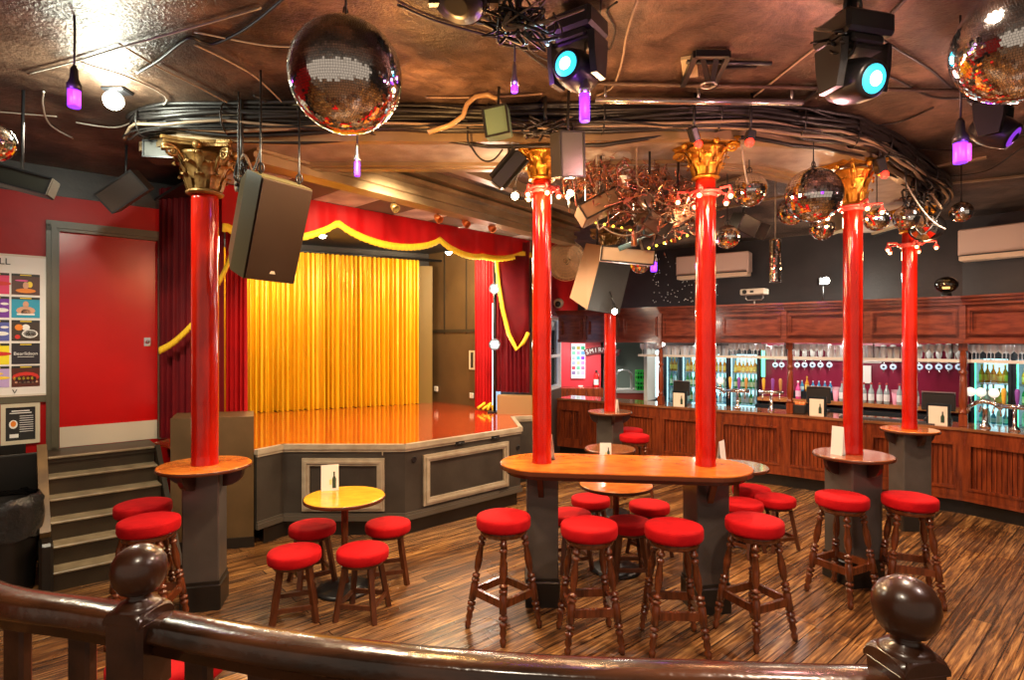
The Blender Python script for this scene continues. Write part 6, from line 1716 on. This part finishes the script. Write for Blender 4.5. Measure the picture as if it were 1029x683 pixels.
CB = [([(138, 73), (160, 60), (188, 39), (202, 42), (215, 44), (240, 33), (262, 18), (290, -6)], .010, cable_black, 'thick black cable bending across the ceiling at upper left'),
      ([(28, 74), (78, 61), (120, 48), (175, 33), (262, 8)], .006, cable_white, 'long thin pale cable crossing the ceiling at upper left'),
      ([(78, 61), (92, 66), (130, 78), (168, 100), (140, 118), (116, 128), (76, 123)], .006, cable_white, 'thin pale cable looping below the bright ceiling lamp'),
      ([(44, 92), (43, 105), (50, 125), (73, 139)], .007, cable_white, 'short curved pale cable near the left ceiling lamp'),
      ([(-5, 112), (30, 115), (57, 117)], .005, cable_white, 'short straight pale wire at the left ceiling edge'),
      ([(120, 44), (160, 68), (200, 88), (255, 118)], .005, cable_tan, 'thin dusty wire crossing the upper left ceiling'),
      ([(195, 45), (230, 62), (262, 82), (300, 120)], .005, cable_tan, 'thin dusty wire left of the largest mirror ball'),
      ([(195, 32), (262, 45), (300, 47)], .005, cable_white, 'thin pale wire behind the largest mirror ball'),
      ([(255, 96), (320, 128), (380, 148), (440, 132), (510, 118)], .008, cable_black, 'black cable sagging below the largest mirror ball'),
      ([(250, 105), (310, 122), (400, 130), (470, 126)], .010, cable_black, 'black cable along the beam left of the second column'),
      ([(400, 5), (440, 22), (510, 42), (535, 58), (562, 78)], .008, cable_black, 'black cable running to the centre moving head'),
      ([(600, 96), (615, 88), (624, 66), (630, 34), (642, -5)], .007, cable_tan, 'tan cable hanging in a curve right of the centre moving head'),
      ([(505, 45), (540, 50), (560, 38), (575, 30)], .009, cable_black, 'black cable dipping left of the centre moving head'),
      ([(428, 98), (470, 98), (520, 96), (545, 94)], .008, mat('brown_pipe', (.20, .12, .07), .4), 'brown thin pipe across the ceiling centre'),
      ([(790, 118), (835, 78), (858, 55), (890, 20), (915, -6)], .011, cable_black, 'black cable rising to the upper right moving head'),
      ([(735, 112), (760, 95), (792, 70), (830, 40)], .007, cable_tan, 'dusty cable right of the ceiling bracket'),
      ([(884, 38), (905, 52), (935, 70), (962, 92), (1000, 100)], .008, cable_black, 'black cable between the right moving head and mirror ball'),
      ([(886, 74), (905, 82), (932, 96), (962, 99), (1010, 92)], .008, cable_black, 'black cable sagging past the right ultraviolet tube'),
      ([(838, 122), (870, 127), (905, 122), (938, 108)], .007, cable_black, 'black cable arcing above the ledge table column'),
      ([(893, 148), (930, 150), (966, 150), (1035, 134)], .006, cable_black, 'thin black wire across the right ceiling'),
      ([(945, 178), (990, 172), (1022, 152), (1040, 140)], .005, cable_black, 'thin black wire under the purple moving head'),
      ([(540, 0), (545, 20), (530, 45), (548, 60), (575, 62)], .007, cable_black, 'black cable looping beside the centre moving head'),
      ([(604, 0), (603, 30), (612, 50), (618, 30), (610, 12), (620, 2)], .006, cable_black, 'black looped cable right of the centre moving head')]
for pts, r, mm, lab in CB:
    cable('ceiling_cable', [ceil_pt(x, y, 3.685) for x, y in pts], r, mm, lab)
for (a, b, Y, s_, mm, lab) in (((240, 176), (262, 150), 3.9, .10, cable_black, 'black cable looping over the left loudspeaker'), ((470, 140), (505, 150), 4.1, .12, cable_black, 'black cable dropping to the flood light'), ((745, 142), (752, 185), 4.3, .05, cable_white, 'pale curled cable above the small mirror ball'), ((900, 160), (950, 230), 5.2, .12, cable_white, 'pale cable drooping at the right end of the beam'), ((640, 180), (700, 200), 4.4, .12, cable_tan, 'tan cable slung in the lighting cluster'), ((600, 222), (652, 226), 4.6, .10, cable_white, 'pale cable loop under the tan projector')):
    cable('hanging_cable', [(P(*a, Y).x, P(*a, Y).y, ZC - .01)] + cat(P(*a, Y), P(*b, Y), s_, 8), .007, mm, lab)
# light conduit pipes on the ceiling
for (a, b, lab) in (((690, 62), (775, 64), 'thin dark pipe beside the ceiling bracket'), ((600, 84), (1000, 92), 'long painted pipe across the right ceiling')):
    m = M(); m.cyl(ceil_pt(*a, 3.67), ceil_pt(*b, 3.67), .014, n=8); tag(m.build('ceiling_pipe', MC if 'long' in lab else black_metal), lab, 'pipe')
